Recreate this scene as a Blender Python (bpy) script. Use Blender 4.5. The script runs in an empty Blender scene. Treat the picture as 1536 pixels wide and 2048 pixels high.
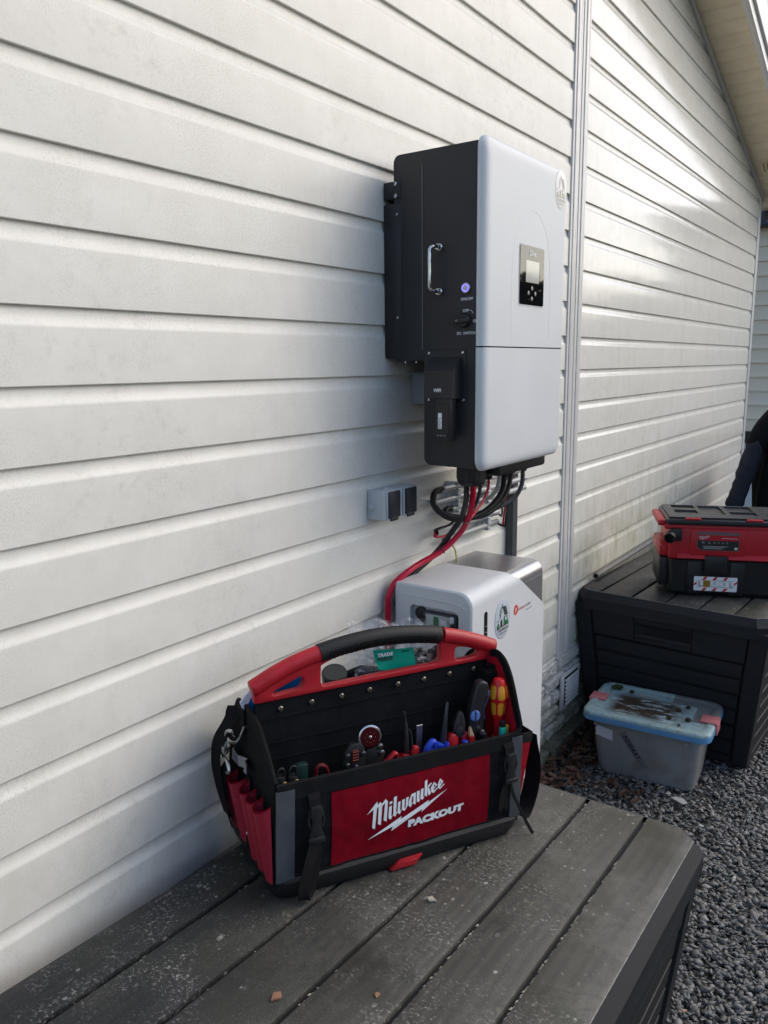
import bpy, bmesh, math, random
import numpy as np
from mathutils import Vector, Matrix, noise as mnoise
random.seed(7); rng = np.random.default_rng(7)
S = bpy.context.scene
COL = S.collection
R = math.radians

# ------------------------------------------------------------------ camera
cam_d = bpy.data.cameras.new('camera'); cam = bpy.data.objects.new('camera', cam_d); COL.objects.link(cam)
S.camera = cam
cam_d.sensor_fit = 'HORIZONTAL'; cam_d.sensor_width = 36.0; cam_d.lens = 1574.745 / 1536 * 36
cam_d.clip_start = 0.02; cam_d.clip_end = 500
yaw, pitch, roll = 0.61357201, 0.18529198, -0.01145043
cy, sy, cp, sp = math.cos(yaw), math.sin(yaw), math.cos(pitch), math.sin(pitch)
F = Vector((-sy*cp, cy*cp, -sp)); Rt = Vector((cy, sy, 0)); U = Rt.cross(F)
c_, s_ = math.cos(roll), math.sin(roll)
r_ = c_*Rt + s_*U; u_ = -s_*Rt + c_*U
CAM = Vector((1.1, 0, 1.505))
cam.matrix_world = Matrix(((r_.x, u_.x, -F.x, CAM.x), (r_.y, u_.y, -F.y, CAM.y), (r_.z, u_.z, -F.z, CAM.z), (0, 0, 0, 1)))
S.render.resolution_x = 768; S.render.resolution_y = 1024

# ------------------------------------------------------------------ world, sun, exposure
SUN_AZ, SUN_EL = R(40), R(36)
W = bpy.data.worlds.new('World'); S.world = W; W.use_nodes = True
nt = W.node_tree
sky = nt.nodes.new('ShaderNodeTexSky'); sky.sky_type = 'NISHITA'; sky.sun_disc = False
sky.sun_elevation = SUN_EL; sky.sun_rotation = SUN_AZ
sky.air_density = 1.0; sky.dust_density = 2.4; sky.ozone_density = 1.4
nt.links.new(sky.outputs[0], nt.nodes['Background'].inputs[0])
nt.nodes['Background'].inputs[1].default_value = 0.15
sd = bpy.data.lights.new('sun', 'SUN'); sd.energy = 0.5; sd.angle = R(75); sd.color = (1, .93, .82)
so = bpy.data.objects.new('sun', sd); COL.objects.link(so)
sdir = Vector((math.sin(SUN_AZ)*math.cos(SUN_EL), math.cos(SUN_AZ)*math.cos(SUN_EL), math.sin(SUN_EL)))
so.rotation_euler = sdir.to_track_quat('Z', 'Y').to_euler()
S.view_settings.view_transform = 'Standard'; S.view_settings.look = 'None'
S.view_settings.gamma = 1; S.view_settings.exposure = 0.62

# ------------------------------------------------------------------ materials
MATS = {}
def mat(name, col, rough=.5, metal=0., var=0., vscale=20., bump=0., bscale=200., spec=.5, rvar=0., coat=0., emis=None, alpha=1., trans=0., ior=1.45):
    if name in MATS: return MATS[name]
    m = bpy.data.materials.new(name); m.use_nodes = True; n = m.node_tree.nodes; l = m.node_tree.links
    b = n['Principled BSDF']
    b.inputs['Base Color'].default_value = (*col, 1); b.inputs['Roughness'].default_value = rough
    b.inputs['Metallic'].default_value = metal; b.inputs['Specular IOR Level'].default_value = spec
    b.inputs['Coat Weight'].default_value = coat; b.inputs['Coat Roughness'].default_value = .1
    b.inputs['Alpha'].default_value = alpha; b.inputs['Transmission Weight'].default_value = trans; b.inputs['IOR'].default_value = ior
    if emis: b.inputs['Emission Color'].default_value = (*emis[:3], 1); b.inputs['Emission Strength'].default_value = emis[3]
    tc = n.new('ShaderNodeTexCoord')
    if var or rvar:
        t = n.new('ShaderNodeTexNoise'); t.inputs['Scale'].default_value = vscale; t.inputs['Detail'].default_value = 6; t.inputs['Roughness'].default_value = .65
        l.new(tc.outputs['Object'], t.inputs['Vector'])
        if var:
            mx = n.new('ShaderNodeMix'); mx.data_type = 'RGBA'
            mx.inputs['A'].default_value = (*[max(0, c*(1-var)) for c in col], 1)
            mx.inputs['B'].default_value = (*[min(1, c*(1+var)) for c in col], 1)
            mr = n.new('ShaderNodeMapRange'); mr.inputs[1].default_value = .3; mr.inputs[2].default_value = .7
            l.new(t.outputs['Fac'], mr.inputs[0]); l.new(mr.outputs[0], mx.inputs['Factor']); l.new(mx.outputs['Result'], b.inputs['Base Color'])
        if rvar:
            mr = n.new('ShaderNodeMapRange'); mr.inputs[1].default_value = .3; mr.inputs[2].default_value = .7
            mr.inputs[3].default_value = max(.02, rough-rvar); mr.inputs[4].default_value = min(1, rough+rvar)
            l.new(t.outputs['Fac'], mr.inputs[0]); l.new(mr.outputs[0], b.inputs['Roughness'])
    if bump:
        t2 = n.new('ShaderNodeTexNoise'); t2.inputs['Scale'].default_value = bscale; t2.inputs['Detail'].default_value = 3
        l.new(tc.outputs['Object'], t2.inputs['Vector'])
        bp = n.new('ShaderNodeBump'); bp.inputs['Strength'].default_value = bump; bp.inputs['Distance'].default_value = .001
        l.new(t2.outputs['Fac'], bp.inputs['Height']); l.new(bp.outputs[0], b.inputs['Normal'])
    MATS[name] = m; return m

class NG:   # tiny node helper
    def __init__(s, name):
        s.m = bpy.data.materials.new(name); s.m.use_nodes = True; s.n = s.m.node_tree.nodes; s.l = s.m.node_tree.links
        s.b = s.n['Principled BSDF']; s.tc = s.n.new('ShaderNodeTexCoord'); MATS[name] = s.m
    def map(s, scale=(1, 1, 1), rot=(0, 0, 0), out='Object'):
        k = s.n.new('ShaderNodeMapping'); k.inputs['Scale'].default_value = scale; k.inputs['Rotation'].default_value = rot
        s.l.new(s.tc.outputs[out], k.inputs['Vector']); return k.outputs[0]
    def noise(s, scale, detail=4, rough=.6, vec=None, dist=0.):
        k = s.n.new('ShaderNodeTexNoise'); k.inputs['Scale'].default_value = scale; k.inputs['Detail'].default_value = detail
        k.inputs['Roughness'].default_value = rough; k.inputs['Distortion'].default_value = dist
        s.l.new(vec or s.tc.outputs['Object'], k.inputs['Vector']); return k.outputs['Fac']
    def wave(s, scale, vec=None, dist=0., det=2., dscale=1., bands='X'):
        k = s.n.new('ShaderNodeTexWave'); k.bands_direction = bands; k.inputs['Scale'].default_value = scale
        k.inputs['Distortion'].default_value = dist; k.inputs['Detail'].default_value = det; k.inputs['Detail Scale'].default_value = dscale
        s.l.new(vec or s.tc.outputs['Object'], k.inputs['Vector']); return k.outputs['Fac']
    def voro(s, scale, vec=None, feature='F1', out='Distance'):
        k = s.n.new('ShaderNodeTexVoronoi'); k.feature = feature; k.inputs['Scale'].default_value = scale
        s.l.new(vec or s.tc.outputs['Object'], k.inputs['Vector']); return k.outputs[out]
    def rng(s, v, a, b, c=0., d=1.):
        k = s.n.new('ShaderNodeMapRange')
        for i, x in enumerate((a, b, c, d)): k.inputs[i+1].default_value = x
        s.l.new(v, k.inputs[0]); return k.outputs[0]
    def math(s, op, a, b=None):
        k = s.n.new('ShaderNodeMath'); k.operation = op
        for i, x in enumerate((a, b)):
            if x is None: continue
            if isinstance(x, (int, float)): k.inputs[i].default_value = x
            else: s.l.new(x, k.inputs[i])
        return k.outputs[0]
    def mix(s, f, a, b):
        k = s.n.new('ShaderNodeMix'); k.data_type = 'RGBA'
        for nm, x in (('Factor', f), ('A', a), ('B', b)):
            if isinstance(x, (int, float)): k.inputs[nm].default_value = x
            elif isinstance(x, tuple): k.inputs[nm].default_value = (*x, 1)
            else: s.l.new(x, k.inputs[nm])
        return k.outputs['Result']
    def sep(s, out='Object'):
        k = s.n.new('ShaderNodeSeparateXYZ'); s.l.new(s.tc.outputs[out], k.inputs[0]); return k.outputs
    def set(s, nm, v):
        if isinstance(v, (int, float)): s.b.inputs[nm].default_value = v
        elif isinstance(v, tuple): s.b.inputs[nm].default_value = (*v, 1)
        else: s.l.new(v, s.b.inputs[nm])
    def bump(s, h, strength=.5, dist=.001):
        k = s.n.new('ShaderNodeBump'); k.inputs['Strength'].default_value = strength; k.inputs['Distance'].default_value = dist
        s.l.new(h, k.inputs['Height']); s.l.new(k.outputs[0], s.b.inputs['Normal'])

def siding_mat():
    g = NG('cream_pvc_siding')
    x, y, z = g.sep()
    streak = g.noise(1, 5, .6, g.map((6, 6, 90)))
    mott = g.noise(9, 8, .72)
    sp = g.noise(330, 4, .7)
    right = g.rng(y, 2.6, 2.9, 0, 1)
    col = g.mix(g.rng(mott, .35, .7), (.80, .785, .72), (.73, .71, .645))
    # speckled mildew
    dirtmask = g.math('MULTIPLY', g.rng(g.noise(3.2, 6, .7), .38, .60), g.rng(sp, .50, .63))
    dirtmask = g.math('MULTIPLY', dirtmask, g.rng(right, 0, 1, .75, .25))
    col = g.mix(g.math('MULTIPLY', dirtmask, .5), col, (.34, .335, .28))
    dirt2 = g.math('MULTIPLY', g.rng(g.noise(34, 9, .75), .52, .68), g.rng(g.noise(2.1, 3, .6), .44, .6))
    col = g.mix(g.math('MULTIPLY', dirt2, .4), col, (.46, .455, .40))
    # algae low on the right section
    alg = g.math('MULTIPLY', g.rng(z, 1.15, .72, 0, 1), g.math('MULTIPLY', g.rng(y, 2.2, 3.0, .25, 1), g.rng(y, 5.4, 4.2, 0, 1)))
    alg = g.math('MULTIPLY', alg, g.rng(g.noise(5, 8, .7, g.map((3, 3, 1.2))), .35, .65))
    col = g.mix(g.math('MULTIPLY', alg, .62), col, (.33, .35, .17))
    # drip streaks
    dr = g.math('MULTIPLY', g.rng(g.noise(1, 4, .7, g.map((18, 18, 1.4))), .56, .72), right)
    col = g.mix(g.math('MULTIPLY', dr, .25), col, (.40, .39, .31))
    specks = g.rng(g.voro(13), .035, .02, 0, 1)
    col = g.mix(g.math('MULTIPLY', g.math('MULTIPLY', specks, g.rng(g.noise(4), .55, .6)), .8), col, (.12, .12, .1))
    g.set('Base Color', col)
    ro = g.math('ADD', g.rng(streak, .3, .7, .12, .2), g.math('MULTIPLY', dirtmask, .2))
    ro = g.math('ADD', ro, g.rng(right, 0, 1, .2, -.02))
    g.set('Roughness', ro); g.set('Specular IOR Level', .27)
    g.bump(g.math('ADD', g.noise(3.0, 2, .5, g.map((1, 1, 3))), g.math('MULTIPLY', sp, .02)), .35, .004)
    return g.m

def fabric(name, col, col2=None, sc=900, rough=.85, bump=.5, dirt=.0):
    g = NG(name)
    a = g.wave(sc/6.28*1.0, None, .4, 1, 3, 'X'); b = g.wave(sc/6.28, None, .4, 1, 3, 'Z')
    h = g.math('MULTIPLY', a, b)
    v = g.noise(14, 5, .6)
    c = g.mix(g.rng(v, .3, .7), tuple(x*.8 for x in col), tuple(min(1, x*1.2) for x in col))
    if col2: c = g.mix(h, c, col2)
    if dirt:
        d = g.rng(g.noise(60, 8, .7), .5, .75); c = g.mix(g.math('MULTIPLY', d, dirt), c, (.25, .25, .23))
    g.set('Base Color', c); g.set('Roughness', rough); g.set('Specular IOR Level', .09)
    g.bump(g.math('ADD', h, g.math('MULTIPLY', g.noise(40, 3), 1.5)), bump, .0006)
    return g.m

def ripstop(name, col, line):
    g = NG(name)
    v = g.map((1, 1, 1), (0, R(35), R(0)))
    v2 = g.map((1, 1, 1), (R(35), 0, R(0)))
    a = g.wave(95, v, 0, 0, 1, 'Z'); b = g.wave(95, v2, 0, 0, 1, 'Y')
    h = g.math('MAXIMUM', g.rng(a, .80, .97), g.math('MULTIPLY', g.rng(b, .8, .97), .35))
    g.set('Base Color', g.mix(g.math('MULTIPLY', h, .75), col, line)); g.set('Roughness', .6); g.set('Specular IOR Level', .2); g.bump(h, .4, .0006)
    return g.m

def lid_mat():
    g = NG('weathered_lid_plastic')
    x, y, z = g.sep()
    warp = g.map((9, 1.2, 9))
    grain = g.wave(1.6, warp, 9, 3, 1.2, 'X')
    big = g.noise(1.7, 6, .65)
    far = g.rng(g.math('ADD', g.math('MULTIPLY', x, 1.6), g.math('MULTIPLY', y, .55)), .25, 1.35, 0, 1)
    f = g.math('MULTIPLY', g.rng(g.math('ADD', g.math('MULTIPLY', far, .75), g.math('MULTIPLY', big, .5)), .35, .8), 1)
    col = g.mix(f, (.018, .020, .023), (.092, .088, .074))  # stained tone, painted paler to the far right in place of sky sheen
    col = g.mix(g.math('MULTIPLY', g.rng(grain, .25, .75), .26), col, (.036, .037, .036))
    green = g.math('MULTIPLY', g.rng(g.noise(2.6, 5, .6), .48, .62), .55)
    col = g.mix(green, col, (.052, .055, .036))
    damp = g.math('MULTIPLY', g.rng(g.noise(2.2, 6, .7, g.map((1, .8, 1), (0, 0, R(20)))), .52, .58), .55)
    col = g.mix(damp, col, (.026, .028, .024))
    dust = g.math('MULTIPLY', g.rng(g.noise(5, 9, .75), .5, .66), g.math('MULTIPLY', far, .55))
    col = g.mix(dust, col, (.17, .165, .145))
    # dried puddle stains with outlines
    pn = g.noise(3.3, 4, .5, None, .4)
    ring = g.math('SUBTRACT', 1.0, g.rng(g.math('ABSOLUTE', g.math('SUBTRACT', pn, .56)), 0, .012))
    col = g.mix(g.math('MULTIPLY', ring, .22), col, (.02, .02, .02))
    # white lichen / bird mess specks, clustered
    clus = g.rng(g.math('ADD', g.math('MULTIPLY', g.noise(3.6, 4, .6), .6), g.math('MULTIPLY', g.noise(15, 4, .6), .4)), .47, .58)
    m1 = g.math('MULTIPLY', g.rng(g.noise(150, 7, .85), .545, .60), clus)
    vs = g.rng(g.voro(60, g.map((1, .8, 1))), .24, .12); vs = g.math('MULTIPLY', vs, g.rng(g.noise(260, 5, .8), .42, .52))
    m2 = g.math('MULTIPLY', g.math('MULTIPLY', vs, g.rng(g.noise(23, 3), .53, .57)), g.rng(g.noise(3.1, 3), .46, .54))
    m3 = g.math('MULTIPLY', g.rng(g.noise(380, 4, .8), .57, .66), g.rng(g.noise(2.4, 6, .7), .42, .6, .08, .7))
    v4 = g.math('ADD', g.voro(30, g.map((1, .75, 1))), g.math('MULTIPLY', g.noise(220, 5, .8), .22))
    m4 = g.math('MULTIPLY', g.math('MULTIPLY', g.rng(v4, .27, .23), g.rng(g.noise(17, 2), .52, .56)), clus)
    sc = g.math('MAXIMUM', g.math('MAXIMUM', m1, g.math('MAXIMUM', m2, m4)), m3)
    col = g.mix(g.math('MULTIPLY', sc, .8), col, (.46, .45, .42))
    yel = g.math('MULTIPLY', g.rng(g.noise(6, 5, .7), .64, .72), g.rng(g.noise(60, 4), .45, .6))
    col = g.mix(g.math('MULTIPLY', yel, .5), col, (.34, .31, .17))
    g.set('Base Color', col); g.set('Roughness', g.rng(big, .3, .7, .33, .52)); g.set('Specular IOR Level', .27)
    g.bump(g.math('ADD', g.math('MULTIPLY', grain, .6), g.noise(300, 4, .7)), .35, .0008)
    return g.m

def dark_plastic():
    g = NG('dark_box_plastic')
    gr = g.noise(1, 4, .6, g.map((3, 3, 60)))
    d = g.rng(g.noise(120, 6, .8), .64, .74)
    col = g.mix(g.rng(gr, .3, .7), (.010, .012, .015), (.019, .021, .025))
    col = g.mix(g.math('MULTIPLY', d, .3), col, (.16, .15, .12))
    g.set('Base Color', col); g.set('Roughness', g.rng(gr, .3, .7, .5, .66)); g.set('Specular IOR Level', .3); g.bump(gr, .4, .0012)
    return g.m

def gravel_mat():
    g = NG('slate_chips')
    at = g.n.new('ShaderNodeAttribute'); at.attribute_name = 'tone'
    r = g.n.new('ShaderNodeValToRGB'); e = r.color_ramp.elements
    e[0].position = 0; e[0].color = (.085, .083, .08, 1); e[1].position = 1; e[1].color = (.36, .35, .33, 1)
    for p, c in ((.35, (.145, .142, .138)), (.7, (.21, .206, .198)), (.9, (.27, .262, .25)), (.955, (.34, .31, .24)), (.965, (.36, .21, .14)), (.975, (.5, .49, .46))):
        q = e.new(p); q.color = (*c, 1)
    g.l.new(at.outputs['Fac'], r.inputs[0])
    n = g.noise(180, 5, .7)
    c = g.mix(g.rng(n, .4, .7, 0, .35), r.outputs[0], (.14, .14, .14))
    g.set('Base Color', c); g.set('Roughness', .62); g.bump(n, .5, .001)
    return g.m

# ------------------------------------------------------------------ geometry helpers
class MB:
    """collects shapes, then becomes ONE mesh object"""
    def __init__(s): s.v = []; s.f = []; s.mi = []; s.sm = []; s.cur = 0
    def add(s, vs, fs, smooth=False, M=None):
        o = len(s.v)
        s.v += [tuple(M @ Vector(p)) if M else tuple(p) for p in vs]
        s.f += [tuple(i+o for i in f) for f in fs]; s.mi += [s.cur]*len(fs); s.sm += [smooth]*len(fs)
        return s
    def bm(s, b, smooth=False, M=None):
        b.verts.ensure_lookup_table(); b.verts.index_update()
        s.add([v.co.copy() for v in b.verts], [[v.index for v in f.verts] for f in b.faces], smooth, M); b.free(); return s
    def box(s, a, b, bev=0., seg=2, M=None, smooth=False):
        m = bmesh.new(); bmesh.ops.create_cube(m, size=1)
        for v in m.verts: v.co = Vector([(a[i]+b[i])/2 + v.co[i]*(b[i]-a[i]) for i in range(3)])
        if bev: bmesh.ops.bevel(m, geom=list(m.edges), offset=bev, segments=seg, affect='EDGES', profile=.5)
        return s.bm(m, smooth or bev > 0, M)
    def prism(s, poly, h0, h1, axis='z', bev=0., seg=2, M=None, smooth=False):
        """poly in the two other axes (x,y)/(y,z)/(x,z), extruded along axis"""
        m = bmesh.new()
        def P(p, h): return {'z': (p[0], p[1], h), 'x': (h, p[0], p[1]), 'y': (p[0], h, p[1])}[axis]
        A = [m.verts.new(P(p, h0)) for p in poly]; B = [m.verts.new(P(p, h1)) for p in poly]
        m.faces.new(A); m.faces.new(B[::-1]); n = len(poly)
        for i in range(n): m.faces.new((A[i], B[i], B[(i+1) % n], A[(i+1) % n]))
        bmesh.ops.recalc_face_normals(m, faces=m.faces)
        if bev: bmesh.ops.bevel(m, geom=list(m.edges), offset=bev, segments=seg, affect='EDGES', profile=.5)
        return s.bm(m, smooth or bev > 0, M)
    def tube(s, pts, r, n=10, cap=True, closed=False, flat=None, smooth=True):
        pts = [Vector(p) for p in pts]; N = len(pts); rs = r if isinstance(r, (list, tuple)) else [r]*N
        T = []
        for i in range(N):
            a = pts[(i-1) % N] if (closed or i) else pts[0]; b = pts[(i+1) % N] if (closed or i < N-1) else pts[-1]
            T.append((b-a).normalized())
        nrm = T[0].orthogonal().normalized() if flat is None else (Vector(flat) - T[0]*Vector(flat).dot(T[0])).normalized()
        vs = []
        for i in range(N):
            if flat is None: nrm = (nrm - T[i]*nrm.dot(T[i])).normalized(); ks = (1, 1)
            else: nrm = (Vector(flat) - T[i]*Vector(flat).dot(T[i])).normalized(); ks = s.ks
            bn = T[i].cross(nrm)
            for k in range(n):
                a = 2*math.pi*(k+.5)/n
                vs.append(pts[i] + (nrm*math.cos(a)*ks[0] + bn*math.sin(a)*ks[1])*rs[i])
        fs = []
        for i in range(N if closed else N-1):
            j = (i+1) % N
            for k in range(n): fs.append((i*n+k, i*n+(k+1) % n, j*n+(k+1) % n, j*n+k))
        if cap and not closed: fs += [tuple(range(n))[::-1], tuple((N-1)*n+k for k in range(n))]
        return s.add(vs, fs, smooth)
    def strap(s, pts, w, t, side):
        """flat webbing: width w along `side`, thickness t"""
        pts = [Vector(p) for p in pts]; N = len(pts); vs = []
        for i in range(N):
            T = (pts[min(i+1, N-1)] - pts[max(i-1, 0)]).normalized()
            sd = side[i] if isinstance(side, list) else side
            sd = Vector(sd); sd = (sd - T*sd.dot(T)).normalized(); nn = T.cross(sd)
            for a, b in ((-1, -1), (1, -1), (1, 1), (-1, 1)): vs.append(pts[i] + sd*a*w/2 + nn*b*t/2)
        fs = [(i*4+k, i*4+(k+1) % 4, i*4+4+(k+1) % 4, i*4+4+k) for i in range(N-1) for k in range(4)]
        fs += [(3, 2, 1, 0), tuple((N-1)*4+k for k in range(4))]
        return s.add(vs, fs, False)
    def lathe(s, prof, origin, axis, n=24, smooth=True, cap=True, scale=(1, 1)):
        """prof list of (radius, height)"""
        ax = Vector(axis).normalized(); e1 = ax.orthogonal().normalized(); e2 = ax.cross(e1); O = Vector(origin); vs = []
        for r, h in prof:
            for k in range(n):
                a = 2*math.pi*(k+.5)/n; vs.append(O + ax*h + e1*math.cos(a)*r*scale[0] + e2*math.sin(a)*r*scale[1])
        fs = [(i*n+k, i*n+(k+1) % n, (i+1)*n+(k+1) % n, (i+1)*n+k) for i in range(len(prof)-1) for k in range(n)]
        if cap: fs += [tuple(range(n))[::-1], tuple((len(prof)-1)*n+k for k in range(n))]
        return s.add(vs, fs, smooth)
    def grid(s, fn, nu, nv, smooth=True):
        vs = [fn(i/nu, j/nv) for i in range(nu+1) for j in range(nv+1)]
        fs = [(i*(nv+1)+j, (i+1)*(nv+1)+j, (i+1)*(nv+1)+j+1, i*(nv+1)+j+1) for i in range(nu) for j in range(nv)]
        return s.add(vs, fs, smooth)
    def text(s, body, origin, right, up, size, bold=0., spacing=1., M=None, lift=0., sx=1., shear=0.):
        c = bpy.data.curves.new('t', 'FONT'); c.body = body; c.size = size; c.offset = bold; c.space_character = spacing; c.shear = shear
        c.resolution_u = 3
        o = bpy.data.objects.new('t', c); COL.objects.link(o)
        bpy.context.view_layer.update(); dg = bpy.context.evaluated_depsgraph_get(); me = o.evaluated_get(dg).to_mesh()
        right = Vector(right).normalized(); up = Vector(up).normalized(); nn = right.cross(up); O = Vector(origin)
        vs = [O + right*v.co.x*sx + up*v.co.y + nn*lift for v in me.vertices]; fs = [tuple(p.vertices) for p in me.polygons]
        s.add(vs, fs, False, M); o.evaluated_get(dg).to_mesh_clear()
        bpy.data.objects.remove(o); bpy.data.curves.remove(c); return s
    def obj(s, name, mats, parent=None, M=None, auto=30, recalc=True):
        me = bpy.data.meshes.new(name); me.from_pydata(s.v, [], s.f)
        if not isinstance(mats, (list, tuple)): mats = [mats]
        for m in mats: me.materials.append(m)
        me.polygons.foreach_set('material_index', s.mi); me.polygons.foreach_set('use_smooth', s.sm); me.update()
        if recalc:
            b = bmesh.new(); b.from_mesh(me); bmesh.ops.recalc_face_normals(b, faces=b.faces); b.to_mesh(me); b.free()
        o = bpy.data.objects.new(name, me); COL.objects.link(o)
        if any(s.sm):
            b = bmesh.new(); b.from_mesh(me)
            for e in b.edges:
                if len(e.link_faces) == 2 and e.calc_face_angle(0) > R(auto): e.smooth = False
            b.to_mesh(me); b.free()
        if parent: o.parent = parent
        if M is not None: o.matrix_local = M
        return o
def smooth_path(pts, k=6):
    P = [Vector(p) for p in pts]; P = [2*P[0]-P[1]] + P + [2*P[-1]-P[-2]]; out = []
    for i in range(1, len(P)-2):
        for t in range(k):
            t /= k; a, b, c, d = P[i-1:i+3]
            out.append(.5*((2*b) + (c-a)*t + (2*a-5*b+4*c-d)*t*t + (-a+3*b-3*c+d)*t**3))
    out.append(P[-2]); return out
def tag(o, label=None, cat=None, group=None, kind=None):
    if label: o['label'] = label
    if cat: o['category'] = cat
    if group: o['group'] = group
    if kind: o['kind'] = kind
    return o
def thing(name, label, cat, M=None, group=None):
    o = bpy.data.objects.new(name, None); o.empty_display_size = .05; COL.objects.link(o)
    if M is not None: o.matrix_world = M
    return tag(o, label, cat, group)
def frameM(O, a, b, c, k=1.):
    a, b, c = Vector(a)*k, Vector(b)*k, Vector(c)*k
    return Matrix(((a.x, b.x, c.x, O[0]), (a.y, b.y, c.y, O[1]), (a.z, b.z, c.z, O[2]), (0, 0, 0, 1)))
def T(x, y, z): return Matrix.Translation((x, y, z))

# shared materials
M_slot = mat('slot_dark', (.004, .004, .005), .8)
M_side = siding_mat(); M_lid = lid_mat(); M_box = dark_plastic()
M_trim = mat('trim_pvc', (.66, .65, .62), .30, var=.06, vscale=14, bump=.1, bscale=30, spec=.4)
M_red = mat('red_plastic', (.42, .012, .02), .42, var=.12, vscale=30, bump=.25, bscale=500)
M_blk = mat('black_plastic', (.012, .013, .015), .42, var=.2, vscale=60, bump=.15, bscale=600)
M_blkm = mat('black_powder_coat', (.023, .024, .027), .5, var=.12, vscale=8, bump=.35, bscale=1200)
M_rub = mat('black_rubber', (.01, .01, .011), .6, bump=.3, bscale=400)
M_wht = mat('white_plastic', (.66, .68, .69), .42, spec=.42, var=.03, vscale=5, bump=.12, bscale=900, rvar=.08)
M_lgr = mat('light_grey_plastic', (.55, .57, .59), .4, var=.05, vscale=20)
M_mgr = mat('mid_grey_plastic', (.30, .32, .34), .35, var=.08)
M_dgr = mat('dark_grey_plastic', (.055, .062, .07), .45, var=.15)
M_chr = mat('chromed_metal', (.62, .62, .62), .2, 1., var=.06, vscale=80, bump=.1, bscale=150)
M_stl = mat('brushed_steel', (.45, .45, .46), .34, 1., var=.15, vscale=90)
M_dst = mat('dark_tool_steel', (.10, .10, .11), .38, .85, var=.3, vscale=120, bump=.2, bscale=300)
M_txt = mat('white_print', (.8, .82, .84), .5)
M_tbk = mat('black_print', (.015, .015, .015), .5)
FB = fabric('black_cordura', (.010, .011, .013), None, 2600, .8, .5, .03)
FB2 = fabric('black_webbing', (.008, .008, .009), (.02, .02, .022), 1500, .7, .6)
FR = fabric('red_cordura', (.20, .001, .010), None, 2600, .75, .5, .03)
FR2 = ripstop('red_ripstop', (.33, .003, .018), (.38, .10, .13))
FR3 = fabric('red_lining', (.36, .010, .022), None, 2000, .7, .4)
FG = fabric('grey_reflective_webbing', (.07, .078, .088), (.11, .12, .13), 1300, .55, .5)

# ================================================================== HOUSE
GZ, GP = 1.94809, 0.1174315        # height of one groove line and board pitch
house = thing('house', 'cream clad gable wall with grooved horizontal boards, vertical joint strip and sloping soffit', 'house')
def board_profile(zlo, zhi):
    k1 = math.ceil((zhi-GZ)/GP); k0 = math.floor((zlo-GZ)/GP); P = []
    for k in range(k1, k0-1, -1):
        g = GZ + k*GP
        P += [(0.0, g+.0015), (-.0010, g+.0002), (-.0064, g+.0006), (-.0074, g-.001), (-.0073, g-.006), (-.0070, g-.0120), (-.0061, g-.0165), (-.0046, g-.0205), (-.0028, g-.0238),
              (-.0012, g-.0264), (-.0003, g-.0286), (0, g-.0310)]
    P = [p for p in P if p[1] <= zhi and p[1] >= zlo]
    return [(P[0][0], zhi)] + P + [(0, zlo)]
def siding(y0, y1, zlo, zhi, cut=None, name='siding', m=None, parent=None, x0=0.):
    P = board_profile(zlo, zhi); b = MB(); n = len(P); ny = max(1, int((y1-y0)/.5)); vs = []
    for j in range(ny+1):
        y = y0 + (y1-y0)*j/ny; vs += [(x0+p[0], y, p[1]) for p in P]
    fs = [(j*n+i, j*n+i+1, (j+1)*n+i+1, (j+1)*n+i) for j in range(ny) for i in range(n-1)]
    b.add(vs, fs, True)
    o = b.obj(name, m or M_side, parent, auto=35)
    if cut:
        bm = bmesh.new(); bm.from_mesh(o.data)
        bmesh.ops.bisect_plane(bm, geom=bm.verts[:]+bm.edges[:]+bm.faces[:], plane_co=cut[0], plane_no=cut[1], clear_outer=True)
        bm.to_mesh(o.data); bm.free()
    # normals must look to +x
    me = o.data
    if sum(p.normal.x*p.area for p in me.polygons) < 0: me.flip_normals()
    return o
RS = -.27936; RA = (0, 4.014, 3.106); rn = Vector((0, -RS, 1)).normalized()
siding(-1.2, 2.700, .405, 3.75, None, parent=house)
siding(2.800, 5.868, .405, 3.9, (RA, rn), parent=house)
def rz(y): return RA[2] + RS*(y-RA[1])
# joint strip : two flanges and a slot
b = MB()
b.box((-.006, 2.683, .40), (.0045, 2.742, 3.6), .0012, 1); b.box((-.006, 2.751, .405), (.004, 2.815, 3.45), .0012, 1)
b.box((-.006, 2.700, .40), (.0075, 2.728, 3.6), .002, 2); b.box((-.006, 2.772, .405), (.0072, 2.800, 3.45), .002, 2)
b.box((-.03, 2.70, .40), (-.0062, 2.80, 3.5))
b.obj('joint_strip', M_trim, house)
b = MB(); b.box((-.006, 5.862, .40), (.0055, 5.925, 2.585), .0015, 2); b.box((-.06, 5.9215, .40), (-.004, 5.927, 2.585), .0015, 1)
b.obj('corner_trim', M_trim, house)
b = MB(); b.box((-.16, -1.2, .03), (-.03, 5.915, 2.55))
b.prism([(-1.2, 2.545), (5.9, 2.545), (5.9, 2.57), (-1.2, rz(-1.2))], -.16, -.03, 'x'); b.obj('wall_core', mat('wall_core_white', (.5, .48, .45), .6), house)
# rake moulding under the soffit
b = MB(); y0, y1 = 2.82, 5.95
def rake(x0, x1, d0, d1, ya=2.0, yb=6.12): return [((x0, x1), [(ya, rz(ya)+d0), (yb, rz(yb)+d0), (yb, rz(yb)+d1), (ya, rz(ya)+d1)])]
for (xx, pl) in rake(-.004, .014, -.022, .002, 2.0, 5.97): b.prism(pl, xx[0], xx[1], 'x', .003, 2)
b.obj('rake_moulding', M_trim, house)
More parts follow.
